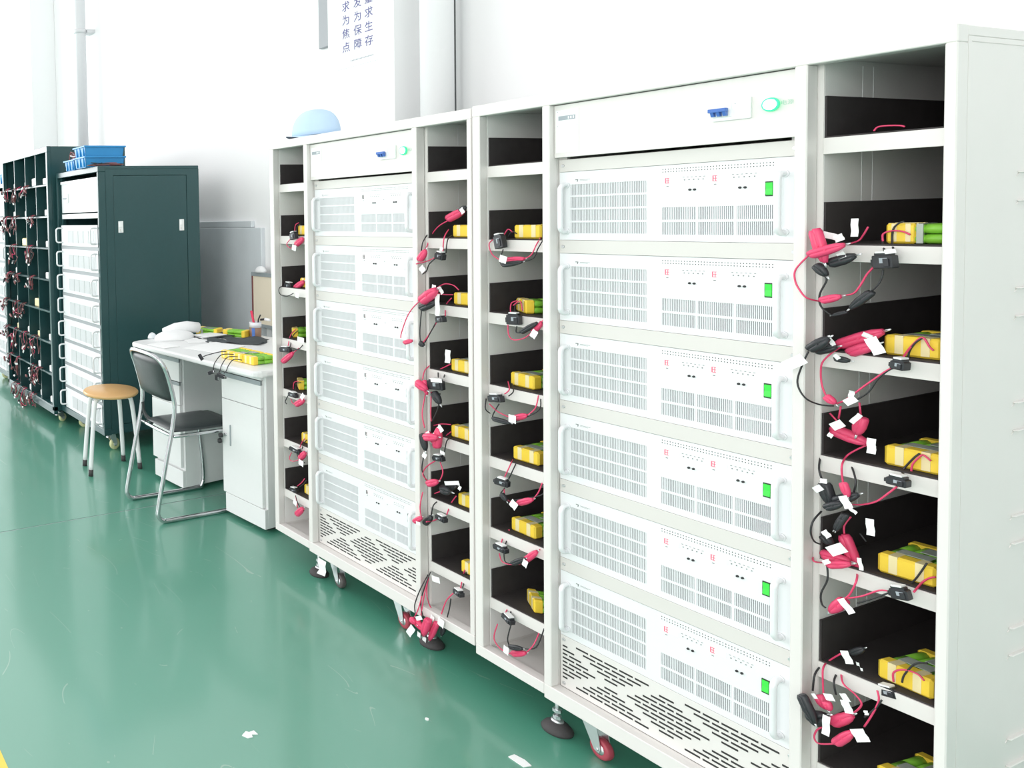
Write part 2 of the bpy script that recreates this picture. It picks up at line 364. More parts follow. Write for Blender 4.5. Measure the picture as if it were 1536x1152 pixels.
    for x in (.0115, .4735):
        for z in (vz0+.012, vz1-.012): MB().lathe([(.0035, -.0022), (.0045, 0)], (x, .0318, z), 'steel', 10, 'Y').build('screw', vp)
    for x in (-.012, .510):
        for y in (.04, .56): foot(t, x, y, CB+.01 if x < .1 else SB)
    for x, a in ((.078, -1.77), (.380, -1.77)):
        for y in (.045, .52): caster(t, x, y, SB+.004, 'redwheel', a, .027)
    return t

cab_near = make_cabinet('large off-white battery test cabinet nearest the camera, full of test units')
cab_far = copy_tree(cab_near, 'large off-white battery test cabinet standing beside the white desk', loc=(-.9477, .0287, 0))
cab_near['group'] = cab_far['group'] = 'white test cabinets in a row'
for c in cab_far.children:
    if c.name.startswith('caster'):
        for w in c.children:
            if w.name.startswith('wheel'):
                w.data = w.data.copy()
                if c.location.x < .2: w.data.materials[0] = MT['greywheel']

# ------------------------------------------------------------------ rack power units
def fins(b, x0, x1, z0, z1, n, y0, y1, m='unit'):
    p = (x1-x0)/n
    for i in range(n):
        a = x0+i*p+p*.28
        b.box(a, a+p*.44, y0, y1, z0, z1, m)
def make_unit():
    t = thing('test_unit', 'x', 'test unit')
    GX0, GX1, HX0, HX1 = .0318, .2061, .2379, .4402
    lz = [(.0172+i*.0329, .0172+i*.0329+.0282) for i in range(4)]
    rz = [(.0155, .0445), (.0500, .0790)]
    rb = [(.2379, .3042), (.3083, .3730), (.3778, .4402)]
    fp = MB()
    Y0, Y1 = .0324, .0362
    def col(x0, x1, gaps):
        z = 0
        for a, b in gaps:
            fp.box(x0, x1, Y0, Y1, z, a, 'unit'); z = b
        fp.box(x0, x1, Y0, Y1, z, UH, 'unit')
    col(.0035, GX0, []); col(GX0, GX1, lz); col(GX1, HX0, [])
    xs = HX0
    for a, b in rb:
        if a > xs: col(xs, a, [])
        col(a, b, rz); xs = b
    col(HX1, .4815, [])
    fp.box(.0035, .4815, Y0-.0006, Y0, UH-.001, UH, 'unit')
    fp = fp.build('face_panel', t)
    bd = MB().box(.024, .461, Y1+.0125, .45, .004, UH-.004, 'steel').build('chassis', t)
    g = MB(); g.box(GX0-.002, GX1+.002, .0364, .0372, .015, .147, 'slotback').box(HX0-.002, HX1+.002, .0364, .0372, .013, .081, 'slotback')
    for a, b in lz: fins(g, GX0, GX1, a, b, 46, Y0+.0004, .0364)
    for i, (x0, x1) in enumerate(rb):
        for a, b in rz: fins(g, x0, x1, a, b, 19, Y0+.0004, .0364)
    g = g.build('vent_fins', t); g['kind'] = 'stuff'
    d = MB()
    for i in range(38):
        for z in (.1665, .1605): d.box(.2385+i*.00538, .2385+i*.00538+.0016, Y0-.0003, Y0, z, z+.0019, 'dark')
    d = d.build('vent_dots', fp); d['kind'] = 'stuff'
    for x in (.0215, .4560):
        h = MB().tube(spline([(x, Y0, .022), (x, Y0-.015, .022), (x, Y0-.023, .030), (x, Y0-.024, .045), (x, Y0-.024, .120), (x, Y0-.023, .135), (x, Y0-.015, .143), (x, Y0, .143)], 3), .0062, 'handle', 8)
        h.lathe([(.008, -.003), (.008, 0)], (x, Y0, .022), 'handle', 12, 'Y').lathe([(.008, -.003), (.008, 0)], (x, Y0, .143), 'handle', 12, 'Y').build('handle', t)
    for x in (.2445, .3349):
        dp = MB().box(x, x+.0285, Y0-.0010, Y0, .1345, .1472, 'segwin').build('display', t)
        q = MB().box(x, x+.0022, Y0-.0016, Y0-.0010, .1345, .1472, 'segred')
        for z in (.1345, .1402, .1458): q.box(x+.0022, x+.0085, Y0-.0016, Y0-.0010, z, z+.0014, 'segred')
        q.box(x+.0052, x+.0066, Y0-.0016, Y0-.0010, .1345, .1472, 'segred').build('lit_digit', dp)
        ld = MB()
        for i in range(5): ld.lathe([(.0011, -.001), (.0013, 0)], (x+.0375+i*.0088, Y0, .1408), 'led', 8, 'Y')
        for i in range(6): ld.box(x+.034+i*.0078, x+.0375+i*.0078, Y0-.0002, Y0, .1462, .1475, 'led')
        ld.box(x+.002, x+.0065, Y0-.0002, Y0, .1268, .1285, 'led')
        ld.build('indicator_lamp_row', t)
        for dx in (.0483, .0572):
            MB().lathe([(.0016, -.003), (.0023, -.003), (.0026, 0)], (x+dx, Y0, .1180), 'black', 10, 'Y').build('test_jack', t)
    sw = MB().box(.4258, .4402, Y0-.002, Y0, .0975, .1285, 'bezel', .0006).build('power_switch', t)
    MB().prism([(Y0-.002, .1000), (Y0-.0052, .1025), (Y0-.0035, .1135), (Y0-.0045, .1255), (Y0-.002, .1260)], .4278, .4384, 'rocker', 'X').build('lit_rocker', sw)
    MB().prism([(.0430, .1568), (.0502, .1568), (.0502, .1550), (.0490, .1505), (.0470, .1505), (.0478, .1548), (.0430, .1548)], Y0-.0003, Y0, 'led').box(.0540, .0790, Y0-.0002, Y0, .1548, .1556, 'led').box(.0540, .0735, Y0-.0002, Y0, .1526, .1532, 'led').build('maker_emblem', t)
    return t
unit0 = make_unit()
ORD = ['topmost', 'second from the top', 'third from the top', 'fourth from the top', 'fifth from the top', 'lowest']
for ci, (cx, cyy, cn) in enumerate(((0, 0, 'nearest white cabinet'), (-.9477, .0287, 'white cabinet by the desk'))):
    for k in range(NU):
        u = unit0 if (ci == 0 and k == 0) else copy_tree(unit0)
        u.location = (cx, cyy, UZ-k*UP)
        u['label'] = 'white vented test unit, %s in the %s' % (ORD[k], cn)
        u['group'] = 'white test units in the two cabinets'
        if ci == 1:                                       # these are switched off: dull rocker, dark digits
            for ch in u.children_recursive:
                old = 'lit_green_rocker' if ch.name.startswith('lit_rocker') else 'lit_red_digits' if ch.name.startswith('lit_digit') else None
                if not old: continue
                key = old+'_off'
                if key not in bpy.data.meshes:
                    me = ch.data.copy(); me.name = key; me.materials[0] = MT['rockoff' if 'rocker' in old else 'segoff']
                ch.data = bpy.data.meshes[key]; ch.name = 'rocker' if 'rocker' in old else 'digit'

# ------------------------------------------------------------------ battery packs
BW, BL, BH = .0725, .132, .037
def make_pack(film=True, wrap=.030):
    t = thing('battery_pack', 'x', 'battery pack')
    r = BH/4
    proto = None
    for i in range(4):
        for j in range(2):
            x, z = r+i*(BW-2*r)/3, r+j*2*r
            if proto is None:
                c = MB().tube([(0, .004, 0), (0, .064, 0), (0, .0645, 0), (0, .0665, 0), (0, .067, 0), (0, BL-.003, 0)], r, 'greencell', 10, True, True, [r*.99, r*.99, r*.86, r*.86, r*.99, r*.99]).build('cell', t); proto = c
            else:
                c = proto.copy(); COL.objects.link(c)
            c.location = (x, 0, z)
    e = MB().box(-.0012, BW+.0012, 0, wrap, .0004, BH+.0012, 'yellow', .004).build('end_wrap', t)
    for x in (.014, .048): MB().box(x, x+.0115, -.0005, wrap-.0005, .004, BH+.0016, 'cream', .0002).build('clear_band', e)
    if wrap > .04:
        for y in (.010, .034): MB().box(-.0016, BW+.0016, y, y+.009, .004, BH+.0008, 'cream', .0002).build('clear_band', e)
        MB().box(-.0010, BW+.0010, wrap, wrap+.012, .0008, BH+.0006, 'film', .0006).build('film_patch', t)
    MB().box(-.0008, BW+.0008, BL-.022, BL, .0004, BH+.0008, 'yellow', .003).build('end_wrap', t)
    if film:
        for x0, x1, y0, y1 in ((.012, .055, .032, .060), (.030, .070, .070, .105)): MB().box(x0, x1, y0, y1, BH-.0002, BH+.0012, 'film', .0003).build('film_patch', t)
        MB().box(BW-.0004, BW+.001, .032, .046, .004, BH-.004, 'film').build('film_patch', t)
    return t
PACKS = [('NR',1,.584,0,-1.45,.72),('NR',2,.591,0,-.05,1),('NR',3,.594,0,-.03,1),('NR',4,.588,0,.02,1),('NR',5,.587,0,-.10,1),('NR',6,.588,0,-.08,1),
 ('NL',1,-.139,0,.05,0),('NL',2,-.166,0,-.62,2),('NL',3,-.158,0,-.10,1),('NL',4,-.146,0,.02,1),('NL',5,-.156,0,-.06,1),('NL',6,-.142,0,-.70,2),
 ('FR',1,-.361,0,.05,1),('FR',2,-.360,0,.03,1),('FR',3,-.371,0,.0,1),('FR',4,-.373,0,.02,1),('FR',5,-.350,0,.03,1),('FR',6,-.341,0,.0,1),
 ('FL',1,-1.078,0,-.1,0),('FL',2,-1.071,0,-.1,1),('FL',3,-1.172,0,-.6,2),('FL',4,-1.140,0,-.6,2),('FL',5,-1.078,0,-.1,1),('FL',6,-1.066,0,-.1,1)]
pack_a = make_pack(False); pack_b = make_pack(True); pack_c = make_pack(False, .052)
used = set()
CN = {'NR': "nearest cabinet's right bay", 'NL': "nearest cabinet's left bay", 'FR': "desk-side white cabinet's right bay", 'FL': "desk-side white cabinet's left bay"}
SN = ['top', 'second', 'third', 'fourth', 'fifth', 'sixth', 'lowest']
def place_pack(proto, label, group, loc, rz):
    if proto.name not in used: used.add(proto.name); o = proto
    else: o = copy_tree(proto)
    o['label'] = label; o['group'] = group; o.location = loc; o.rotation_euler = (0, 0, rz)
    return o
for c, k, x, _, rz, f in PACKS:
    y = (.055 if c[0] == 'N' else .0837) + max(0, math.sin(-rz))*BW
    po = place_pack(pack_b if f == 1 else pack_a if f in (0, 2) else pack_c, 'yellow-ended battery pack on the %s shelf of the %s' % (SN[k], CN[c]), 'battery packs on the cabinet shelves', (x, y, LIP[k]+.0034), rz)
    if 0 < f < 1: po.scale = (1, f, 1)
    elif f == 2: po.scale = (1, .78, 1)

# ------------------------------------------------------------------ test leads: wires, alligator clips, plug, paper tags
LEADS=[
('NR',0,None,[('r',[[.577,.05,1.559],[.582,.05,1.566],[.594,.05,1.567],[.611,.05,1.565],[.617,.05,1.562]])],[],[]),
('NR',1,([.61,.016,1.313],.033,.028),[('r',[[.552,.016,1.343],[.557,.05,1.349],[.565,.05,1.362],[.571,.05,1.377]]),('r',[[.514,-.012,1.323],[.495,-.012,1.294],[.494,-.012,1.272],[.501,-.012,1.253],[.512,-.012,1.238],[.519,.016,1.23]]),('r',[[.549,.016,1.244],[.566,.016,1.25],[.576,.016,1.268],[.584,.016,1.288],[.596,.016,1.307]]),('b',[[.605,.016,1.298],[.604,.016,1.286],[.6,.016,1.272],[.591,.016,1.257]]),('b',[[.525,.016,1.282],[.528,.016,1.272],[.519,.016,1.247],[.518,.016,1.229],[.523,.016,1.216],[.536,.016,1.204]]),('b',[[.607,.016,1.328],[.591,.05,1.344],[.589,.05,1.354]]),('b',[[.619,.016,1.329],[.603,.05,1.349],[.604,.05,1.371],[.61,.05,1.382],[.618,.05,1.387]]),('r',[[.591,.05,1.349],[.591,.05,1.363],[.602,.05,1.369],[.616,.05,1.368],[.626,.05,1.362]])],[('r',[.522,-.012,1.375],[.537,-.012,1.309],.0085),('r',[.518,-.021,1.323],[.569,-.021,1.345],.0075),('r',[.527,-.002,1.233],[.557,-.002,1.245],.006),('b',[.524,-.012,1.305],[.54,-.012,1.283],.007),('b',[.595,.007,1.257],[.565,.007,1.221],.006),('b',[.538,-.002,1.306],[.576,-.002,1.324],.008),('b',[.558,.016,1.214],[.536,.016,1.204],.003)],[([.526,.006,1.364],[.547,.006,1.358],.012),([.55,-.002,1.363],[.556,-.002,1.351],.014),([.554,-.006,1.333],[.561,-.006,1.319],.012),([.574,-.002,1.394],[.575,-.002,1.36],.01),([.615,-.006,1.332],[.631,-.006,1.335],.008)]),
('NR',2,([.631,.016,1.123],.023,.018),[('r',[[.537,.05,1.14],[.538,.016,1.132],[.524,.016,1.111],[.521,.016,1.091],[.523,.016,1.063],[.53,.016,1.041]]),('r',[[.542,.016,1.03],[.558,.016,1.043],[.583,.016,1.075],[.608,.016,1.105],[.62,.016,1.117]]),('b',[[.515,-.012,1.132],[.506,-.012,1.104],[.499,-.012,1.072],[.503,-.012,1.051],[.514,-.012,1.036],[.52,.016,1.024],[.54,.016,1.026]]),('b',[[.572,.016,1.045],[.588,.016,1.064],[.599,.016,1.089],[.612,.016,1.108],[.62,.016,1.115]]),('b',[[.626,.05,1.13],[.627,.05,1.144],[.634,.05,1.161],[.643,.05,1.172]]),('r',[[.63,.016,1.132],[.629,.05,1.154],[.643,.05,1.173],[.652,.05,1.157],[.657,.05,1.151]])],[('r',[.531,.05,1.141],[.594,.05,1.178],.0095),('r',[.553,.032,1.131],[.593,.032,1.155],.008),('r',[.536,-.002,1.047],[.55,-.002,1.034],.006),('b',[.516,-.012,1.135],[.544,-.012,1.163],.008),('b',[.516,.007,1.131],[.548,.007,1.145],.007),('b',[.548,-.002,1.123],[.57,-.002,1.122],.005)],[([.534,.006,1.164],[.545,.006,1.147],.008),([.596,-.002,1.17],[.611,-.002,1.142],.018),([.588,.006,1.168],[.592,.006,1.177],.014),([.567,-.01,1.04],[.583,-.01,1.054],.012),([.573,-.006,1.051],[.576,-.006,1.066],.008),([.552,-.01,1.125],[.559,-.01,1.131],.01),([.486,-.034,1.096],[.52,-.034,1.122],.02)]),
('NR',3,([.631,.016,.906],.031,.015),[('r',[[.536,.05,1.021],[.533,.05,.995]]),('r',[[.562,.05,1.034],[.564,.05,1.01]]),('r',[[.574,.05,.954],[.558,.05,.939],[.545,.05,.923],[.553,.016,.913],[.553,.016,.893],[.555,.016,.876]]),('r',[[.565,.016,.839],[.581,.016,.844],[.6,.016,.857],[.615,.016,.877],[.627,.016,.895]]),('r',[[.632,.05,.914],[.633,.05,.933],[.642,.05,.951],[.647,.05,.955],[.656,.05,.947]]),('b',[[.635,.016,.919],[.621,.05,.919],[.634,.05,.945],[.642,.05,.957]]),('b',[[.508,.05,.918],[.52,.016,.894],[.527,.016,.866]]),('b',[[.524,.016,.81],[.524,-.012,.794],[.521,-.012,.77],[.514,.016,.745],[.523,.016,.743]]),('b',[[.549,.05,.917],[.572,.016,.89],[.57,.016,.865]]),('r',[[.52,.05,1.003],[.533,.05,.987]])],[('r',[.522,.05,.972],[.575,.05,.956],.01),('r',[.574,.032,1.01],[.566,.032,.974],.008),('r',[.562,-.002,.884],[.569,-.002,.858],.0055),('b',[.527,.016,.869],[.538,.016,.827],.009),('b',[.547,.007,.84],[.58,.007,.865],.007),('b',[.537,-.002,.824],[.562,-.002,.843],.006),('b',[.56,.016,.819],[.543,.016,.78],.005)],[([.542,.006,.985],[.559,.006,.999],.014),([.54,-.002,.973],[.548,-.002,.969],.008),([.569,.006,1.001],[.583,.006,1.021],.008),([.6,-.002,.98],[.601,-.002,.952],.012),([.563,-.006,.858],[.574,-.006,.838],.013),([.575,-.01,.839],[.586,-.01,.833],.006),([.523,-.006,.855],[.535,-.006,.867],.011),([.538,-.01,.884],[.539,-.01,.876],.01)]),
('NR',4,([.636,.016,.697],.027,.021),[('r',[[.552,.05,.804],[.543,.05,.783],[.543,.05,.766]]),('r',[[.512,.05,.726],[.499,.05,.705],[.514,.016,.704],[.517,.05,.696]]),('r',[[.562,.05,.699],[.575,.016,.693],[.567,.016,.664],[.559,.016,.649]]),('r',[[.563,.016,.652],[.583,.016,.666],[.606,.016,.688],[.622,.016,.693]]),('b',[[.533,.016,.706],[.534,.016,.676],[.525,.016,.644],[.526,.016,.623],[.532,.016,.617]]),('b',[[.577,.016,.649],[.598,.016,.669],[.622,.016,.693]]),('b',[[.63,.05,.7],[.641,.05,.723],[.653,.05,.755]]),('r',[[.65,.016,.706],[.648,.05,.717],[.657,.05,.729],[.664,.05,.734]]),('b',[[.565,.05,.776],[.574,.05,.763]])],[('r',[.542,.05,.765],[.563,.05,.699],.0085),('r',[.518,.032,.718],[.559,.032,.72],.0085),('r',[.534,.014,.705],[.568,.014,.723],.006),('r',[.56,.016,.648],[.538,.016,.612],.0075),('b',[.519,.032,.758],[.533,.032,.742],.007),('b',[.555,.014,.807],[.546,.014,.779],.004)],[([.54,.006,.736],[.563,.006,.756],.018),([.599,-.002,.826],[.602,-.002,.796],.011),([.582,.006,.742],[.587,.006,.721],.006),([.535,-.002,.778],[.545,-.002,.769],.011),([.562,-.006,.655],[.58,-.006,.635],.012),([.538,-.002,.721],[.543,-.002,.715],.012)]),
('NR',5,([.609,.05,.485],.032,.017),[('r',[[.54,.05,.521],[.522,.05,.495],[.529,.016,.492],[.529,.016,.461],[.53,.016,.439]]),('r',[[.541,.05,.488],[.558,.016,.479],[.575,.016,.467],[.584,.016,.452],[.571,.016,.424]]),('r',[[.605,.016,.493],[.607,.016,.474],[.598,.016,.44],[.588,.016,.411]]),('r',[[.547,.016,.349],[.524,.016,.334],[.517,.016,.342],[.521,.016,.36],[.531,.016,.374]]),('b',[[.513,.05,.484],[.517,.016,.473],[.514,.016,.437]]),('b',[[.536,.05,.482],[.545,.016,.475],[.548,.016,.45]]),('b',[[.624,.05,.512],[.627,.05,.529],[.64,.05,.557],[.656,.05,.568]]),('r',[[.613,.05,.507],[.613,.05,.525],[.626,.05,.538],[.643,.05,.54],[.652,.05,.532]]),('b',[[.611,.016,.478],[.603,.016,.457],[.588,.016,.429]])],[('r',[.522,.016,.434],[.536,.016,.412],.008),('r',[.546,.007,.392],[.576,.007,.429],.008),('r',[.555,-.002,.359],[.58,-.002,.4],.0065),('b',[.509,-.012,.434],[.53,-.012,.387],.0075),('b',[.515,.007,.379],[.539,.007,.403],.011),('r',[.542,-.002,.437],[.546,-.002,.421],.006),('b',[.554,.05,.529],[.573,.05,.55],.005)],[([.541,-.006,.447],[.556,-.006,.454],.012),([.567,-.01,.462],[.578,-.01,.469],.014),([.569,-.006,.457],[.578,-.006,.437],.013),([.546,-.01,.412],[.546,-.01,.374],.011),([.586,-.006,.411],[.598,-.006,.394],.022),([.566,-.002,.553],[.576,-.002,.533],.012),([.58,.006,.534],[.586,.006,.535],.006),([.589,-.002,.53],[.594,-.002,.531],.005),([.523,-.006,.437],[.531,-.006,.442],.009),([.6,-.01,.457],[.603,-.01,.451],.006)]),
('NL',1,([-.146,.016,1.336],.034,.041),[('r',[[-.188,.05,1.347],[-.184,.016,1.331],[-.176,.016,1.301],[-.152,.016,1.285]]),('r',[[-.08,.016,1.291],[-.061,.016,1.303],[-.048,.016,1.329],[-.06,.05,1.349]]),('b',[[-.142,.016,1.315],[-.152,.016,1.285],[-.146,.016,1.27]]),('b',[[-.086,.016,1.282],[-.056,.016,1.294],[-.043,.016,1.32],[-.03,.016,1.342]]),('r',[[-.165,.05,1.355],[-.153,.05,1.371],[-.14,.05,1.363]]),('b',[[-.153,.05,1.35],[-.141,.05,1.365],[-.128,.05,1.358]])],[('r',[-.134,.016,1.284],[-.08,.016,1.291],.007),('b',[-.139,.007,1.271],[-.079,.007,1.283],.006)],[([-.136,-.006,1.292],[-.113,-.006,1.286],.02)]),
('NL',2,([-.106,.016,1.12],.04,.031),[('r',[[-.129,.016,1.103],[-.127,.016,1.075],[-.113,.016,1.062],[-.081,.016,1.072],[-.057,.016,1.095]]),('r',[[-.035,.016,1.12],[-.029,.016,1.128]]),('b',[[-.103,.016,1.102],[-.105,.016,1.085],[-.092,.016,1.085]]),('b',[[-.045,.016,1.119],[-.024,.016,1.12]]),('r',[[-.147,.05,1.131],[-.145,.05,1.159],[-.127,.05,1.169]]),('b',[[-.109,.016,1.131],[-.133,.05,1.155],[-.115,.05,1.164]]),('r',[[-.139,.05,1.154],[-.119,.05,1.168],[-.112,.05,1.142]])],[('r',[-.058,.016,1.093],[-.033,.016,1.122],.007),('b',[-.085,.007,1.087],[-.039,.007,1.12],.006)],[([-.046,-.006,1.095],[-.03,-.006,1.086],.022)]),
('NL',3,([-.161,.016,.885],.051,.02),[('r',[[-.187,.016,.864],[-.16,.016,.847],[-.122,.016,.839]]),('r',[[-.074,.016,.858],[-.052,.016,.883],[-.043,.016,.92]]),('b',[[-.157,.016,.871],[-.175,.016,.837],[-.177,.016,.823]]),('b',[[-.122,.016,.823],[-.046,.016,.876],[-.037,.016,.912]]),('r',[[-.14,.016,.903],[-.126,.016,.919],[-.156,.05,.933]]),('b',[[-.128,.016,.9],[-.114,.016,.916],[-.144,.05,.929]]),('b',[[-.197,.016,.877],[-.177,-.012,.855],[-.185,.016,.837]])],[('r',[-.111,.016,.841],[-.074,.016,.858],.007),('b',[-.17,.007,.826],[-.116,.007,.826],.006)],[([-.112,-.006,.844],[-.088,-.006,.844],.022)]),
('NL',4,([-.144,.016,.647],.042,.019),[('r',[[-.143,.016,.627],[-.138,.016,.602],[-.112,.016,.598]]),('r',[[-.059,.016,.628],[-.044,.016,.653],[-.034,.016,.682]]),('b',[[-.141,.016,.632],[-.154,.016,.612],[-.152,.016,.612]]),('b',[[-.136,.016,.595],[-.038,.016,.646],[-.029,.016,.675]]),('r',[[-.141,.016,.664],[-.125,.016,.702],[-.143,.05,.708]]),('b',[[-.129,.016,.662],[-.113,.016,.7],[-.131,.05,.705]])],[('r',[-.102,.016,.601],[-.059,.016,.628],.007),('b',[-.145,.007,.616],[-.129,.007,.599],.006)],[([-.107,-.006,.608],[-.088,-.006,.597],.022)]),
('NL',5,([-.149,.016,.453],.045,.015),[('r',[[-.159,.016,.434],[-.151,.016,.414],[-.127,.016,.415],[-.097,.016,.429]]),('r',[[-.048,.016,.487],[-.056,.05,.489]]),('b',[[-.145,.016,.438],[-.141,.016,.417],[-.121,.016,.419]]),('b',[[-.082,.016,.452],[-.05,.05,.482]]),('r',[[-.153,.016,.466],[-.169,.05,.483],[-.154,.05,.499]]),('b',[[-.141,.016,.465],[-.156,.05,.482],[-.142,.05,.497]])],[('r',[-.082,.016,.446],[-.048,.016,.487],.007),('b',[-.114,.007,.424],[-.075,.007,.456],.006)],[([-.073,-.006,.452],[-.058,-.006,.447],.02)]),
('NL',6,([-.128,.016,.257],.04,.011),[('r',[[-.166,.016,.221],[-.177,.016,.172],[-.154,.016,.152],[-.124,.016,.155]]),('r',[[-.081,.016,.183],[-.058,.016,.221],[-.06,.05,.266]]),('b',[[-.124,.016,.243],[-.135,.016,.196],[-.13,.016,.174]]),('b',[[-.091,.016,.19],[-.053,.016,.214],[-.03,.016,.279]]),('r',[[-.142,.016,.265],[-.153,.05,.276],[-.133,.05,.274]]),('b',[[-.13,.016,.266],[-.141,.05,.276],[-.121,.05,.275]])],[('r',[-.122,.016,.157],[-.081,.016,.183],.007),('b',[-.123,.007,.179],[-.084,.007,.195],.006)],[([-.131,-.006,.174],[-.113,-.006,.172],.022)]),
('FR',1,([-.367,.045,1.286],.036,.022),[('r',[[-.373,.079,1.397],[-.409,.079,1.378],[-.437,.079,1.346],[-.427,.045,1.302]]),('r',[[-.438,.017,1.26],[-.423,.045,1.268],[-.385,.045,1.284]]),('b',[[-.447,.079,1.356],[-.411,.017,1.331],[-.417,.017,1.304]]),('b',[[-.385,.045,1.282],[-.413,.045,1.26],[-.423,.045,1.238],[-.413,.017,1.229]]),('r',[[-.363,.045,1.298],[-.358,.045,1.344],[-.371,.079,1.369]]),('b',[[-.352,.045,1.296],[-.346,.045,1.337],[-.361,.079,1.351]])],[('r',[-.375,.079,1.401],[-.315,.079,1.429],.011),('r',[-.417,.008,1.272],[-.392,.008,1.307],.009),('b',[-.3,.043,1.427],[-.28,.043,1.439],.007)],[([-.426,.023,1.252],[-.411,.023,1.236],.02),([-.284,.027,1.435],[-.273,.027,1.419],.012),([-.354,.023,1.313],[-.342,.023,1.308],.012)]),
('FR',2,([-.367,.045,1.087],.036,.019),[('r',[[-.416,.079,1.181],[-.387,.079,1.196],[-.356,.079,1.194],[-.337,.079,1.181]]),('r',[[-.424,.017,1.143],[-.452,.017,1.117],[-.476,.017,1.083],[-.498,.017,1.03],[-.501,.017,1.012]]),('b',[[-.419,.017,1.111],[-.425,.017,1.057],[-.425,.017,1.021],[-.418,.017,1.002]]),('r',[[-.385,.045,1.081],[-.42,.045,1.028],[-.415,.017,1.009]]),('b',[[-.385,.045,1.084],[-.407,.045,1.047],[-.433,.045,1.004]]),('r',[[-.356,.045,1.1],[-.383,.079,1.128],[-.363,.079,1.153]]),('r',[[-.414,.079,1.162],[-.385,.079,1.162],[-.358,.079,1.164]])],[('r',[-.419,.017,1.141],[-.362,.017,1.184],.014),('r',[-.48,.008,1.0],[-.446,.008,1.012],.006),('b',[-.431,.027,1.116],[-.374,.027,1.143],.01),('b',[-.426,.017,1.008],[-.411,.017,.999],.007)],[([-.365,.023,1.169],[-.363,.023,1.102],.016),([-.361,.027,1.19],[-.347,.027,1.171],.012),([-.395,.035,1.191],[-.378,.035,1.188],.012)]),
('FR',3,([-.387,.045,.876],.058,.033),[('r',[[-.437,.079,.933],[-.434,.045,.913],[-.417,.017,.891]]),('r',[[-.417,.079,.913],[-.387,.079,.931],[-.368,.079,.943]]),('b',[[-.384,.045,.901],[-.414,.079,.918]]),('b',[[-.363,.045,.905],[-.387,.079,.912],[-.373,.079,.921]]),('r',[[-.41,.045,.849],[-.413,.045,.779],[-.411,.045,.753]]),('r',[[-.432,.045,.839],[-.42,.017,.78],[-.411,.017,.735]]),('b',[[-.378,.045,.851],[-.386,.045,.802],[-.408,.045,.754]])],[('r',[-.44,.017,.877],[-.402,.017,.859],.011),('b',[-.394,.036,.853],[-.37,.036,.82],.01),('r',[-.421,.027,.887],[-.411,.027,.841],.007)],[([-.339,.035,.996],[-.339,.035,.956],.018),([-.389,.019,.894],[-.345,.019,.9],.012)]),
('FR',4,([-.379,.045,.642],.041,.011),[('r',[[-.38,.045,.63],[-.37,.045,.601],[-.383,.045,.569],[-.405,.045,.553]]),('b',[[-.417,.017,.636],[-.423,.017,.595],[-.431,.045,.551]]),('r',[[-.392,.045,.633],[-.43,.045,.6],[-.42,.017,.58],[-.418,.045,.551]]),('r',[[-.447,.079,.723],[-.404,.079,.742],[-.369,.079,.749]]),('b',[[-.365,.045,.658],[-.355,.045,.704],[-.367,.079,.709]]),('r',[[-.389,.045,.673],[-.389,.079,.705],[-.37,.079,.725]])],[('r',[-.414,.017,.704],[-.362,.017,.718],.01),('r',[-.384,.036,.675],[-.376,.036,.742],.011),('r',[-.412,.027,.551],[-.372,.027,.573],.009),('b',[-.421,.017,.715],[-.409,.017,.662],.009),('r',[-.421,.036,.717],[-.382,.036,.684],.008)],[([-.409,.023,.722],[-.397,.023,.708],.02),([-.393,.027,.717],[-.383,.027,.711],.02),([-.378,.035,.731],[-.36,.035,.748],.02),([-.421,.019,.649],[-.406,.019,.641],.018),([-.36,.023,.673],[-.341,.023,.67],.01)]),
('FR',5,([-.371,.045,.452],.041,.008),[('r',[[-.462,.079,.482],[-.431,.079,.506],[-.401,.079,.525]]),('r',[[-.357,.045,.469],[-.372,.079,.492],[-.352,.079,.525]]),('b',[[-.414,.045,.447],[-.406,.045,.481],[-.414,.079,.49]]),('r',[[-.409,.017,.43],[-.407,.045,.43],[-.389,.045,.444]]),('r',[[-.421,.017,.523],[-.432,.017,.471],[-.427,.017,.438]])],[('r',[-.456,.017,.412],[-.425,.017,.439],.007),('b',[-.432,.036,.411],[-.404,.036,.448],.008),('b',[-.374,.043,.546],[-.341,.043,.547],.012),('b',[-.394,.079,.528],[-.348,.079,.559],.007)],[([-.355,.035,.571],[-.301,.035,.591],.012),([-.424,-.009,.426],[-.404,-.009,.429],.01),([-.306,.035,.577],[-.296,.035,.572],.014)]),
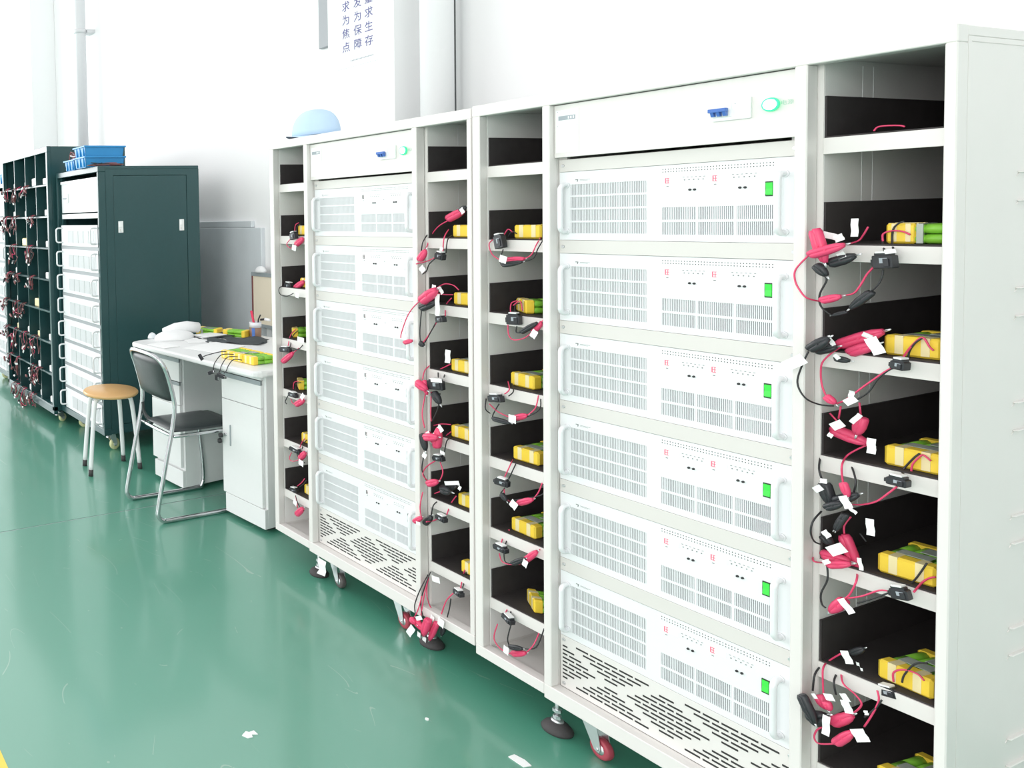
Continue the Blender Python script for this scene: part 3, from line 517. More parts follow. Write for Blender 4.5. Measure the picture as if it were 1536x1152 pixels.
('FR',6,([-.312,.045,.239],.037,.016),[('r',[[-.336,.045,.226],[-.36,.045,.192],[-.375,.045,.152],[-.388,.045,.111]]),('b',[[-.345,.045,.204],[-.351,.045,.167],[-.366,.045,.112]]),('r',[[-.436,.017,.09],[-.425,.017,.155],[-.414,.017,.206],[-.426,.045,.235]]),('r',[[-.462,.017,.083],[-.441,.017,.132],[-.425,.017,.188],[-.429,.045,.234]]),('b',[[-.449,.017,.078],[-.457,.017,.124],[-.451,.017,.153],[-.432,.017,.202],[-.429,.045,.243]]),('r',[[-.432,.045,.215],[-.409,.017,.191],[-.425,.045,.145],[-.41,.045,.128],[-.398,.045,.099]]),('b',[[-.421,.017,.102],[-.433,.017,.151],[-.417,.017,.214],[-.419,.045,.257]]),('b',[[-.303,.045,.26],[-.324,.079,.267],[-.319,.079,.295]]),('r',[[-.31,.045,.255],[-.331,.079,.273],[-.324,.079,.299]])],[('r',[-.455,.017,.08],[-.414,.017,.07],.01),('r',[-.395,.008,.121],[-.418,.008,.054],.01),('r',[-.38,.027,.115],[-.41,.027,.039],.008),('b',[-.368,.045,.106],[-.381,.045,.066],.006),('r',[-.465,.008,.086],[-.444,.008,.079],.008)],[([-.464,-.005,.035],[-.44,-.005,.074],.02),([-.37,.019,.128],[-.346,.019,.123],.026),([-.401,.023,.124],[-.386,.023,.119],.016),([-.391,.019,.254],[-.359,.019,.26],.018),([-.427,-.005,.059],[-.412,-.005,.058],.016),([-.429,.019,.04],[-.413,.019,.037],.016),([-.432,-.005,.105],[-.406,-.005,.123],.012)]),
('FL',1,([-1.04,.045,1.342],.042,.029),[('r',[[-1.058,.045,1.337],[-1.09,.045,1.31],[-1.067,.045,1.294],[-1.035,.045,1.308]]),('b',[[-1.027,.045,1.327],[-1.051,.045,1.295],[-1.075,.045,1.299]]),('r',[[-1.083,.079,1.355],[-1.078,.079,1.385],[-1.058,.079,1.395]]),('b',[[-1.071,.079,1.349],[-1.066,.079,1.379],[-1.047,.079,1.39]])],[('r',[-1.035,.045,1.308],[-.992,.045,1.335],.01)],[([-1.032,.023,1.301],[-1.005,.023,1.294],.022)]),
('FL',2,([-1.116,.079,1.135],.048,.024),[('r',[[-1.092,.079,1.129],[-1.068,.079,1.141],[-1.048,.079,1.161]]),('b',[[-1.141,.079,1.139],[-1.14,.045,1.127],[-1.137,.045,1.102],[-1.096,.045,1.097],[-1.055,.045,1.112]])],[('r',[-1.085,.079,1.129],[-1.033,.079,1.16],.01)],[([-1.017,.023,1.111],[-.994,.023,1.108],.02)]),
('FL',3,([-1.101,.045,.876],.065,.02),[('r',[[-1.127,.045,.815],[-1.077,.045,.857],[-1.029,.045,.894]]),('b',[[-1.069,.045,.877],[-1.021,.045,.895],[-1.034,.079,.918]]),('r',[[-1.093,.045,.893],[-1.117,.079,.933],[-1.084,.079,.96]]),('b',[[-1.081,.045,.889],[-1.105,.079,.929],[-1.072,.079,.956]])],[('r',[-1.128,.045,.821],[-1.062,.045,.87],.01)],[([-1.024,.035,.933],[-.982,.035,.931],.02)]),
('FL',4,([-1.059,.045,.698],.059,.017),[('r',[[-1.082,.045,.678],[-1.066,.045,.66],[-1.027,.045,.669],[-.999,.045,.691]]),('b',[[-1.094,.045,.692],[-1.115,.045,.66],[-1.107,.045,.65]]),('r',[[-1.107,.079,.699],[-1.102,.079,.736],[-1.073,.079,.748]]),('b',[[-1.053,.045,.709],[-1.09,.079,.733],[-1.062,.079,.745]])],[('r',[-1.051,.045,.66],[-1.003,.045,.69],.01)],[([-.992,.023,.716],[-.977,.023,.704],.026)]),
('FL',5,([-1.051,.045,.474],.063,.006),[('r',[[-1.083,.045,.455],[-1.096,.045,.426],[-1.072,.045,.422],[-1.024,.045,.447]]),('b',[[-1.051,.045,.461],[-1.032,.045,.434],[-1.005,.045,.437]]),('r',[[-1.031,.045,.492],[-1.059,.079,.501],[-1.043,.079,.519]]),('b',[[-1.019,.045,.489],[-1.048,.079,.499],[-1.032,.079,.517]])],[('r',[-1.032,.045,.445],[-1.0,.045,.481],.01)],[([-1.014,.023,.443],[-.983,.023,.439],.022)]),
('FL',6,([-1.104,.079,.284],.048,.023),[('r',[[-1.063,.045,.284],[-1.056,.045,.262],[-1.052,.045,.236]]),('b',[[-1.063,.045,.284],[-1.044,.045,.25],[-1.013,.045,.239]]),('r',[[-1.092,.079,.308],[-1.067,.079,.33],[-1.047,.079,.354]]),('b',[[-1.08,.079,.307],[-1.055,.079,.329],[-1.035,.079,.352]])],[('r',[-1.058,.045,.206],[-1.017,.045,.249],.01)],[([-1.049,.023,.271],[-1.026,.023,.263],.02)])]

def clip_mesh(b, p0, p1, r, m):
    p0, p1 = Vector(p0), Vector(p1); d = p1-p0; L = d.length
    if L < .004: return
    t = d/L; side = Vector((0, 1, 0)); u = (side - t*side.dot(t)).normalized(); w = t.cross(u)
    # sleeve: a flattened boot, thick behind the hinge and tapering to the jaws
    def boot(off, sgn, a0, a1):
        n = 8; rs = []
        for f, rr, o in ((a0, .80, .25), (a0+.10*(a1-a0), 1.0, .35), (a0+.55*(a1-a0), 1.0, .38), (a0+.80*(a1-a0), .82, .30), (a1, .50, .14)):
            c = p0+d*f+w*(sgn*o*r)
            rs.append([b.bm.verts.new(c+u*(rr*r*.95*math.cos(2*PI*i/n))+w*(rr*r*.75*math.sin(2*PI*i/n))) for i in range(n)])
        fs = [b.bm.faces.new((p[i], p[(i+1) % n], q[(i+1) % n], q[i])) for p, q in zip(rs, rs[1:]) for i in range(n)]
        b._tag(fs, m, True); b._tag([b.bm.faces.new(rs[0][::-1]), b.bm.faces.new(rs[-1])], m)
    boot(0, 1, 0, 1); boot(0, -1, .04, .97)
    b.cyl(p0+d*.5-u*r*.95, p0+d*.5+u*r*.95, r*.2, m, n=8)
    for sg in (1, -1): b.tube([p1-t*r*.6+w*sg*r*.12, p1+t*r*.5+w*sg*r*.10, p1+t*r*1.0+w*sg*r*.03], r*.10, 'steel', 5)
def make_lead(label, group, d):
    c, k, plug, wires, clips, tags = d
    pts = [p for _, ps in wires for p in ps]
    base = Vector((sum(p[0] for p in pts)/len(pts), sum(p[1] for p in pts)/len(pts), min(p[2] for p in pts)))
    t = thing('test_lead', label, 'test lead', base, 0, group)
    def done(b, name):
        o = b.build(name, t); o.location = -base; return o
    for col, ps in wires:
        done(MB().tube(spline(ps), .0016 if c[0] == 'N' else .0018, 'red' if col == 'r' else 'black', 6), 'red_wire' if col == 'r' else 'black_wire')
    for col, a, bb, r in clips:
        b = MB(); clip_mesh(b, a, bb, r*1.12, 'red' if col == 'r' else 'plug')
        done(b, 'red_clip' if col == 'r' else 'black_clip')
    if plug:
        (px, py, pz), w, h = plug
        b = MB(); a = random.uniform(-.25, .25)
        w = max(w*.86, .016); h = max(h*.86, .014)
        R = Euler((0, a, random.uniform(-.25, .25))).to_matrix().to_4x4(); R.translation = (px, py-.006, pz)
        b.box(-w/2, w/2, -.009, .009, -h/2, h/2, 'plug', .0015, R)
        b.box(-w*.38, w*.38, -.0075, .0075, h/2-.001, h/2+.0045, 'plug', .0008, R)
        b.box(-w/2-.004, -w/2, -.005, .005, -h*.3, h*.2, 'plug', .0006, R).box(w*.1, w*.38, -.0115, -.009, -h*.35, h*.25, 'plug', .0006, R)
        o = done(b, 'plug')
        q = MB(); q.box(-w*.3, w*.28, -.0085, .0085, h/2+.004, h/2+.0075, 'white', .0005, R).box(-w*.1, w*.3, -.0095, -.0091, -h*.1, h*.3, 'inkgrey', 0, R)
        q = q.build('white_insert', o)
    for a, bb, w in tags:
        a, bb = Vector(a), Vector(bb); dd = bb-a; L = dd.length
        if L < .003: continue
        tt = dd/L; s = tt.cross(Vector((0, 1, 0))).normalized()*w*.5; n = Vector((0, -1, 0))
        b = MB(); rows = []
        for f, bend in ((0, 0), (.35, .0025), (.7, .001), (1, .004)):
            cc = a+dd*f+n*bend
            rows.append([b.bm.verts.new(cc+s), b.bm.verts.new(cc-s), b.bm.verts.new(cc-s-n*.0007), b.bm.verts.new(cc+s-n*.0007)])
        fs = [b.bm.faces.new((p[i], p[(i+1) % 4], q[(i+1) % 4], q[i])) for p, q in zip(rows, rows[1:]) for i in range(4)]
        b._tag(fs+[b.bm.faces.new(rows[0]), b.bm.faces.new(rows[-1][::-1])], 'white'); done(b, 'paper_tag')
    return t
seen_lead = {}
for d in LEADS:
    c, k = d[0], d[1]
    nm = CN[c]
    if (c, k) == ('NR', 0): lab = "loose red wire on the top shelf of the nearest cabinet's right bay"
    elif c[1] == 'R': lab = 'clip leads tangled at the %s shelf of the %s' % (SN[k], nm)
    else: lab = 'plug lead looping below the %s shelf of the %s' % (SN[k], nm)
    make_lead(lab, 'test leads at the shelf edges', d)

# ------------------------------------------------------------------ dark green cabinets with white units
DX1, DX0, DZ0, DZ1, DD = -2.66, -3.335, .107, 1.752, .70     # right face, left face, bottom, top, depth
def make_dark_cabinet(label):
    t = thing('battery_test_cabinet', label, 'cabinet', (DX1, -.05, 0), 0)
    w = DX1-DX0
    def one(name, *a, m='dkgreen', bev=.002, par=t): return MB().box(*a, m, bev).build(name, par)
    one('post', -w, -w+.022, 0, .05, DZ0+.04, DZ1-.035); one('post', -.018, 0, 0, .05, DZ0+.04, DZ1-.035)
    one('top_rail', -w, 0, 0, .05, DZ1-.035, DZ1); one('bottom_rail', -w, 0, 0, .05, DZ0, DZ0+.04)
    one('top_panel', -w, 0, .05, DD, DZ1-.02, DZ1-.0005); one('floor_panel', -w, 0, .05, DD, DZ0+.005, DZ0+.03)
    one('back_panel', -w, 0, DD-.01, DD, DZ0+.03, DZ1-.02, bev=0)
    one('side_panel', -w, -w+.02, .05, DD-.01, DZ0+.03, DZ1-.02, bev=0)
    sp = MB().box(-.02, 0, .05, .100, DZ0+.03, DZ1-.02, 'dkgreen').box(-.02, 0, .612, DD-.01, DZ0+.03, DZ1-.02, 'dkgreen').box(-.02, 0, .100, .612, DZ1-.058, DZ1-.02, 'dkgreen').box(-.02, 0, .100, .612, DZ0+.03, DZ0+.06, 'dkgreen').build('side_panel', t)
    door = MB().box(-.02, -.0012, .102, .610, DZ0+.062, DZ1-.060, 'dkgreen', .0015).build('side_door', t)
    for y in (.145, .570):
        l = MB().box(-.002, .003, y-.016, y+.016, 1.345, 1.415, 'white', .001).box(.003, .006, y-.010, y+.010, 1.378, 1.408, 'steel', .001).box(.003, .005, y-.006, y+.006, 1.353, 1.367, 'maroon', .0008).build('latch', door)
    # control panel on top, deep set
    cp = MB().box(-w+.05, -.018, .020, .024, 1.478, 1.690, 'unit', .001).box(-w+.05, -.018, .012, .020, 1.672, 1.690, 'unit', .001).build('control_panel', t)
    b = MB().box(-w+.11, -w+.17, .012, .020, 1.545, 1.61, 'white', .001).box(-w+.10, -w+.15, .006, .012, 1.572, 1.579, 'inkgrey').build('circuit_breaker', cp)
    s = MB().box(-w+.05, -.018, .018, .024, 1.438, 1.470, 'unit', .001).build('blank_strip', t)
    for a in ((-w+.022, -w+.046), (-.032, -.018)): one('rack_rail', a[0], a[1], .026, .05, DZ0+.04, DZ1-.035, bev=0)
    for i in range(8): MB().box(-w+.05, -.018, .008, .012, 1.2585-.1586*i-.0215, 1.2585-.1586*i-.0008, 'duct', .0006).build('blank_strip', t)
    for f in ((-w+.08, .10, -.4), (-w+.08, .6, .4), (-.05, .07, .25), (-.05, .6, -.3)): caster(t, f[0], f[1], DZ0+.004, 'yelwheel', f[2], .036)
    return t
dk_a = make_dark_cabinet('dark green cabinet of white units with a plain side door and two latches')
def make_dark_unit():
    t = thing('test_unit', 'x', 'test unit')
    w = .575; h = .137
    f = MB().box(0, w, 0, .004, 0, h, 'unit', .001).build('face_panel', t)
    MB().box(.03, w-.03, .03, .45, .004, h-.004, 'steel').build('chassis', t)
    fr = MB().box(.115, w-.03, -.004, 0, .100, .112, 'unit', .0008).box(.115, w-.03, -.004, 0, .014, .020, 'unit', .0008).box(.115, .123, -.004, 0, .020, .100, 'unit').box(w-.038, w-.03, -.004, 0, .020, .100, 'unit').build('grille_frame', t)
    g = MB().box(.123, w-.038, -.0006, -.0001, .020, .100, 'slotback')
    for q in range(5): fins(g, .123+q*.0828, .123+q*.0828+.076, .020, .100, 17, -.003, -.0006)
    g = g.build('vent_fins', t); g['kind'] = 'stuff'
    for x in (.012, w-.014):
        MB().tube(spline([(x, 0, .022), (x, -.030, .022), (x, -.042, .032), (x, -.043, .05), (x, -.043, .09), (x, -.042, .108), (x, -.030, .118), (x, 0, .118)], 3), .0055, 'handle', 8).build('handle', t)
    return t
du = make_dark_unit()
dz = [1.2585-.1586*i for i in range(8)]
for ci, (dx, nm) in enumerate(((0, 'dark cabinet with side door'), (-1.745, 'dark cabinet at left edge'))):
    for i in range(8):
        u = du if (ci == 0 and i == 0) else copy_tree(du)
        u.location = (DX0+.062+dx, -.045, dz[i])
        u['label'] = 'white meshed unit, %s of eight in the %s' % (['topmost', 'second from the top', 'third from the top', 'fourth from the top', 'fifth from the top', 'sixth from the top', 'seventh from the top', 'lowest'][i], nm)
        u['group'] = 'white units in the dark green cabinets'
dk_b = copy_tree(dk_a, 'dark green cabinet cut off by the left edge, beyond the open rack', loc=(DX1-1.745, -.05, 0))
dk_a['group'] = dk_b['group'] = 'dark green cabinets'

# ------------------------------------------------------------------ open dark green rack
RX0, RX1, RY, RDEP, RZ0, RZ1 = -4.385, -3.365, -.10, .60, .10, 1.945
RSH = [1.684-.2217*i for i in range(8)]
rk = thing('shelf_rack', 'tall open dark green rack divided into small battery cells', 'rack', (RX1, RY, 0))
rw = RX1-RX0
def rpart(name, *a, bev=.0015, par=rk): return MB().box(*a, 'dkgreen', bev).build(name, par)
rpart('post', -rw, -rw+.028, 0, .03, RZ0, RZ1-.04); rpart('post', -.028, 0, 0, .03, RZ0, RZ1-.04)
rpart('top_rail', -rw, 0, 0, .03, RZ1-.04, RZ1); rpart('bottom_rail', -rw, 0, 0, .03, RZ0-.025, RZ0+.028)
rpart('top_panel', -rw, 0, .03, RDEP, RZ1-.02, RZ1-.001, bev=0); rpart('back_panel', -rw, 0, RDEP-.01, RDEP, RZ0, RZ1-.02, bev=0)
rpart('side_panel', -rw, -rw+.012, .03, RDEP-.01, RZ0, RZ1-.02, bev=0); rpart('side_panel', -.012, 0, .03, RDEP-.01, RZ0, RZ1-.02, bev=0)
RDIV = [-4.087, -3.837, -3.612]
for z in RSH: rpart('shelf', -rw+.012, -.012, .002, RDEP-.01, z-.012, z, bev=.0008)
for x in RDIV: rpart('divider', x-RX1-.005, x-RX1+.005, .004, RDEP-.01, RZ0, RZ1-.02, bev=.0008)
for x in (-rw+.06, -.07):
    for y in (.07, .52): caster(rk, x, y, RZ0-.02, 'greywheel' if x < -.5 else 'yelwheel', .3, .030)
small = MB().box(0, .062, 0, .11, 0, .046, 'cream', .005).box(-.0005, .0625, .022, .10, -.0003, .0465, 'greencell', .004).build('battery_pack')
pale = MB().box(0, .062, 0, .11, 0, .046, 'white', .005).box(-.0005, .0625, .022, .10, -.0003, .0465, 'cream', .004).build('battery_pack')
edges = [RX0+.03]+RDIV+[RX1-.03]
CELLS = {0: '0123', 1: '013', 2: '123', 3: '03', 4: '02', 5: '0123', 6: '23', 7: '123'}
CO = ['first', 'second', 'third', 'rightmost']; RO = ['top', 'second', 'third', 'fourth', 'fifth', 'sixth', 'seventh', 'bottom']
fp_, fw_ = True, True
for r, cs in CELLS.items():
    for ch in cs:
        c = int(ch); big = (r, c) in ((0, 2), (2, 1), (4, 2))
        src = small if (r, c) in ((5, 0), (5, 2), (4, 2), (2, 1)) else pale
        if (src is small and fp_) or (src is pale and fw_):
            o = src
            if src is small: fp_ = False
            else: fw_ = False
        else:
            o = src.copy(); COL.objects.link(o)
        x = edges[c+1]-.085-random.uniform(0, .03)-(.05 if big else 0)
        o.location = (x, RY+.012+random.uniform(0, .02), RSH[r]+.0005); o.scale = (1.5 if big else 1, 1, 1.3 if big else 1); o.rotation_euler = (0, 0, random.uniform(-.12, .12))
        tag(o, 'small battery pack, %s cell of the %s row of the green rack' % (CO[c], RO[r]), 'battery pack', 'battery packs in the green rack')
def rack_lead(x, z, seed, hang):
    rnd = random.Random(seed); b = MB()
    for i in range(6):
        m = ('maroon', 'black', 'red', 'maroon', 'black', 'maroon')[i]
        x0 = x+rnd.uniform(-.05, .05); pts = [(x0, .010, .012), (x0+rnd.uniform(-.02, .02), -.012-.004*i, -.004)]
        q = x0
        for s in range(3):
            q += rnd.uniform(-.05, .05); pts.append((q, -.012-rnd.uniform(0, .03), -hang*rnd.uniform(.2, 1)))
        b.tube(spline(pts, 3), .0027, m, 5)
    for i in range(3):
        a = Vector((x+rnd.uniform(-.06, .06), -.030-.012*i, -hang*rnd.uniform(.1, .9))); e = a+Vector((rnd.uniform(-.05, .05), 0, rnd.uniform(-.04, .01)))
        clip_mesh(b, a, e, .008, ('maroon', 'plug', 'maroon')[i])
    for i in range(3):
        b.obox((x+rnd.uniform(-.06, .06), -.04, -hang*rnd.uniform(.1, 1)), (.030, .003, .013), (rnd.uniform(-.5, .5), rnd.uniform(-1, 1), 0), 'white')
    return b
k_ = 0
RL = {0: [(.4, .10), (1.35, .12), (2.1, .07)], 1: [(.35, .13), (1.15, .14), (2.75, .07)], 2: [(.9, .14), (2.6, .13)], 3: [(.5, .07), (1.2, .06), (2.5, .10)], 4: [(.05, .10), (1.0, .14), (1.7, .10)], 5: [(.1, .10), (.95, .17), (1.8, .14), (2.75, .15)], 6: [(.3, .09), (1.0, .17), (2.4, .14), (2.95, .1)], 7: [(.75, .10), (1.5, .14), (2.3, .08)]}
for r, ls in RL.items():
    for i, (c, hang) in enumerate(ls):
        ci = min(int(c), 3); x = edges[ci]+(c-ci)*(edges[ci+1]-edges[ci])
        o = rack_lead(0, 0, 31*r+i, hang).build('test_lead'); o.location = (x, RY, RSH[r])
        tag(o, 'leads hanging below the %s row of the green rack, %s from the left' % (RO[r], ['first', 'second', 'third', 'fourth'][i]), 'test lead', 'leads hanging in the green rack')

# ------------------------------------------------------------------ blue bins on the dark cabinets
def bin_mesh(lx, ly, h):
    b = MB(); t = .003; d = .010
    def wall(p):
        b.prism(p, 0, 1, 'bin')
    o = [(d, d), (lx-d, d), (lx-d, ly-d), (d, ly-d)]; T = [(0, 0), (lx, 0), (lx, ly), (0, ly)]
    for i in range(4):
        j = (i+1) % 4; n = Vector(((o[i][1]-o[j][1]), (o[j][0]-o[i][0]), 0)).normalized()*t
        q = [Vector((*o[i], 0)), Vector((*o[j], 0)), Vector((*T[j], h)), Vector((*T[i], h))]
        a = [b.bm.verts.new(v) for v in q]; c = [b.bm.verts.new(v+n) for v in q]
        b._tag([b.bm.faces.new(a), b.bm.faces.new(c[::-1])]+[b.bm.faces.new((a[m], c[m], c[(m+1) % 4], a[(m+1) % 4])) for m in range(4)], 'bin')
    b.box(d, lx-d, d, ly-d, 0, t, 'bin')
    r = .007
    for x0, x1, y0, y1 in ((-r, lx+r, -r, t), (-r, lx+r, ly-t, ly+r), (-r, t, t, ly-t), (lx-t, lx+r, t, ly-t)): b.box(x0, x1, y0, y1, h-.010, h, 'bin', .001)
    for k in (.2, .5, .8): b.box(lx*k-.006, lx*k+.006, -.001, d, .004, h-.010, 'bin', .001).box(-.001, d, ly*k-.006, ly*k+.006, .004, h-.01, 'bin', .001)
    return b
bins = []
for nm, lx, ly, h, loc, lab in (('storage_bin', .17, .27, .068, (-2.93, -.085, DZ1), 'long blue plastic bin on the dark green cabinet, under a second one'),
                          ('storage_bin', .17, .27, .066, (-2.93, -.085, DZ1+.0665), 'long blue plastic bin stacked on top of another on the dark green cabinet'),
                          ('storage_bin', .155, .15, .070, (-3.16, -.055, DZ1), 'small blue bin full of wire ends on the dark green cabinet'),
                          ('storage_bin', .20, .20, .085, (-4.66, -.04, DZ1), 'deep blue bin on the far dark cabinet at the left edge')):
    b = bin_mesh(lx, ly, h).build(nm); b.location = loc; tag(b, lab, 'bin', 'blue bins on the dark cabinets')
def bundle(name, label, c, n, sx, sy, sz, cols, seed, r=.0025):
    rnd = random.Random(seed); t = thing(name, label, 'wire bundle', c)
    for col in cols:
        b = MB()
        for i in range(n):
            p = [Vector((rnd.uniform(-sx, sx), rnd.uniform(-sy, sy), rnd.uniform(.004, sz*.4)))]
            for s in range(3): p.append(Vector((rnd.uniform(-sx, sx), rnd.uniform(-sy, sy), rnd.uniform(.004, sz))))
            b.tube(spline(p, 3), r, col, 5)
        b.build({'red': 'red_wire', 'black': 'black_wire', 'white': 'white_lead', 'maroon': 'dark_red_wire'}[col], t)
bundle('wire_bundle', 'red and white wire ends sticking out of the small blue bin', (-3.083, .02, DZ1+.045), 7, .055, .05, .085, ('red', 'white', 'maroon'), 3, .0035)
bundle('wire_bundle', 'dark red wires trailing on the cabinet top beside the blue bins', (-2.715, .03, DZ1), 5, .035, .12, .022, ('maroon', 'black'), 5, .003)
bundle('wire_bundle', 'black wires just showing over the rim of the stacked blue bin', (-2.845, .03, DZ1+.105), 6, .05, .08, .035, ('black', 'maroon'), 8, .003)

# ------------------------------------------------------------------ desk, turned a few degrees
da = math.radians(6.0)
dk = thing('office_desk', 'white two-pedestal office desk between the dark and the white cabinets', 'desk', (-1.335, .105, 0), da)
DM = Matrix.Translation((-1.335, .105, 0)) @ Matrix.Rotation(da, 4, 'Z')
def desk_to_world(x, y, z): return DM @ Vector((x, y, z))
outline = [(-.935, .64), (-.935, -.02)] + [(-.905-.03*math.cos(a), -.02-.06*math.sin(a)) for a in (.4, .8, 1.2)] + [(-.88, -.085), (.015, -.085)] + [(.015+.03*math.sin(a), -.085+.06*(1-math.cos(a))) for a in (.4, .8, 1.2)] + [(.048, -.02), (.048, .64)]
top = MB().prism(outline, .722, .750, 'deskw', 'Z')
bmesh.ops.bevel(top.bm, geom=[e for e in top.bm.edges if abs(e.verts[0].co.z-e.verts[1].co.z) < 1e-5], offset=.008, segments=2, affect='EDGES', profile=.5)
top.build('desktop', dk)
def ped(x0, x1, label):
    c = MB().box(x0, x1, 0.018, .58, .022, .712, 'deskw', .0015).box(x0, x1, .03, .57, .712, .7215, 'deskg').box(x0, x1, 0.0, .018, .022, .110, 'deskw', .001)
    c = c.build('pedestal', dk)
    MB().box(x0+.03, x1-.03, .04, .10, 0, .022, 'rubber', .002).build('pedestal_foot', c); MB().box(x0+.03, x1-.03, .48, .54, 0, .022, 'rubber', .002).build('pedestal_foot', c)
    return c
pr_ = ped(-.262, -.003, ''); pl_ = ped(-.835, -.590, '')
def front(name, x0, x1, z0, z1, strip=None):
    f = MB().box(x0, x1, 0, .017, z0, z1, 'deskw', .0015).build(name, dk)
    if strip: MB().box(x0, x1, -.0015, .010, strip[0], strip[1], 'deskg', .001).build('grip_strip', f)
    return f
front('drawer', -.850, -.604, .700, .7215); front('drawer', -.850, -.604, .575, .697, (.676, .697)); front('drawer', -.850, -.604, .452, .572, (.554, .572)); front('drawer', -.850, -.604, .124, .449)
front('drawer', -.277, -.018, .692, .7215); front('drawer', -.277, -.018, .565, .689, (.668, .689))
do = front('door', -.277, -.018, .112, .562)
MB().box(-.222, -.216, -.006, 0, .345, .445, 'deskg', .0015).build('slit_handle', do)
kl = MB().cyl((-.252, -.008, .392), (-.252, 0, .392), .007, 'steel', n=12).build('lock', do)
MB().lathe([(.004, -.028), (.011, -.026), (.012, -.014), (.004, -.010)], (-.262, -.004, .388), 'black', 12, 'Y').cyl((-.262, -.012, .388), (-.252, -.006, .392), .0015, 'steel', n=6).build('key', do)
MB().lathe([(.004, -.026), (.011, -.024), (.012, -.012), (.004, -.008)], (-.270, -.006, .360), 'black', 12, 'Y').cyl((-.262, -.014, .38), (-.270, -.012, .365), .0012, 'steel', n=6).build('key', do)
MB().box(-.590, -.262, .54, .556, .25, .716, 'deskw', .001).build('modesty_panel', dk)
MB().box(-.5905, -.5893, .09, .17, .655, .700, 'white').build('sticker', dk)
mk = MB().box(-.86, -.852, -.02, -.008, .680, .712, 'black', .002).box(-.87, -.85, -.03, -.006, .706, .714, 'black', .002).build('black_hook', dk)

def on_desk(x, y): return desk_to_world(x, y, .7505)
# three battery packs lying side by side at the front right of the desktop, leads over the edge
Wd = lambda x, y: Vector((x, y, .7505))
for i, (x, y, rz, f) in enumerate(((-1.628, .088, .10, 0), (-1.552, .094, .06, 1), (-1.4755, .102, .02, 0))):
    place_pack(pack_a if not f else pack_b, 'yellow-ended green battery pack on the desk front corner, %s of three from the left' % ['first', 'second', 'third'][i], 'battery packs on the desk corner', Wd(x, y), rz)
place_pack(pack_b, 'battery pack lying lengthwise at the back of the desktop, yellow end leftmost', 'battery packs on the desk', Wd(-2.335, .44), -1.05)
place_pack(pack_a, 'green battery pack at the back of the desktop nearest the pen cup', 'battery packs on the desk', Wd(-2.195, .525), -1.05)
def desk_lead(name, label, pts_list, plugs):
    b0 = desk_to_world(*pts_list[0][1][0]); t = thing(name, label, 'cable', b0)
    for col, ps in pts_list:
        o = MB().tube(spline([desk_to_world(*q) for q in ps]), .0022, col, 6).build('black_wire' if col == 'black' else 'red_wire', t); o.location = -b0
    for q, sz, rot in plugs:
        b = MB(); b.obox((0, 0, 0), sz, (0, 0, 0), 'plug', .002); b.obox((sz[0]*.6, 0, 0), (sz[0]*.3, sz[1]*.7, sz[2]*.6), (0, 0, 0), 'steel', .001)
        o = b.build('plug', t); o.location = desk_to_world(*q)-b0; o.rotation_euler = rot
desk_lead('battery_cable', 'black leads with plugs hanging over the desk front edge', [
    ('black', [(-.20, .02, .780), (-.21, -.05, .785), (-.215, -.085, .755), (-.215, -.096, .735), (-.215, -.098, .715)]),
    ('black', [(-.15, -.01, .780), (-.16, -.06, .782), (-.165, -.09, .750), (-.168, -.098, .725), (-.175, -.100, .712)]),
    ('black', [(-.10, -.03, .775), (-.11, -.07, .780), (-.12, -.092, .752), (-.125, -.099, .730), (-.14, -.100, .716)])],
    [((-.225, -.104, .705), (.034, .014, .016), (0, -.4, .1)), ((-.155, -.106, .702), (.045, .014, .018), (0, .1, .1)), ((-.185, -.104, .688), (.018, .012, .024), (0, .0, .1))])
desk_lead('battery_cable', 'short black lead with a plug at the middle of the desk front edge', [
    ('black', [(-.24, .03, .782), (-.27, .0, .785), (-.30, -.05, .772), (-.315, -.075, .762)])], [((-.325, -.080, .757), (.034, .014, .014), (0, .9, .3))])
# white cloth bundle rolled up
ct = thing('cloth_bundle', 'white rolled-up cloth lying at the back left of the desktop', 'cloth', Wd(-2.215, .185), 0)
def blob(rx, ry, rz, seed, m, n=18, k=9, amp=.10):
    rnd = random.Random(seed); b = MB(); rows = []
    ph = [(rnd.uniform(0, 6), rnd.randint(2, 5), rnd.uniform(.3, 1)) for _ in range(4)]
    for j in range(k+1):
        a = PI*.5*j/k; rows.append([])
        for i in range(n):
            th = 2*PI*i/n; f = 1+amp*sum(w*math.sin(q*th+p+a*2) for p, q, w in ph)/2
            rows[-1].append(b.bm.verts.new((rx*math.cos(a)*math.cos(th)*f, ry*math.cos(a)*math.sin(th)*f, rz*math.sin(a)*(.9+.1*f))))
    fs = [b.bm.faces.new((r0[i], r0[(i+1) % n], r1[(i+1) % n], r1[i])) for r0, r1 in zip(rows[:-1], rows[1:-1]+[rows[-1]]) for i in range(n)]
    b._tag(fs, m, True); b._tag([b.bm.faces.new(rows[0][::-1])], m)
    return b
blob(.075, .12, .050, 3, 'cloth', 20, 8, .14).build('folded_cloth', ct)
rl = MB().tube([(-.03, -.05, .040), (-.02, .02, .055), (-.012, .09, .060), (-.008, .160, .050)], .03, 'cloth', 14, True, True, [.02, .030, .031, .029]).tube([(-.008, .1595, .050), (-.008, .1615, .050)], .02, 'deskg', 12, True, True, [.019, .013]).build('rolled_end', ct)
bb = blob(.024, .024, .034, 5, 'shade_rag', 14, 7, .12); o = bb.build('cleaning_rag'); o.location = Wd(-2.285, .085); tag(o, 'small crumpled blue-grey rag at the far left corner of the desktop', 'rag')
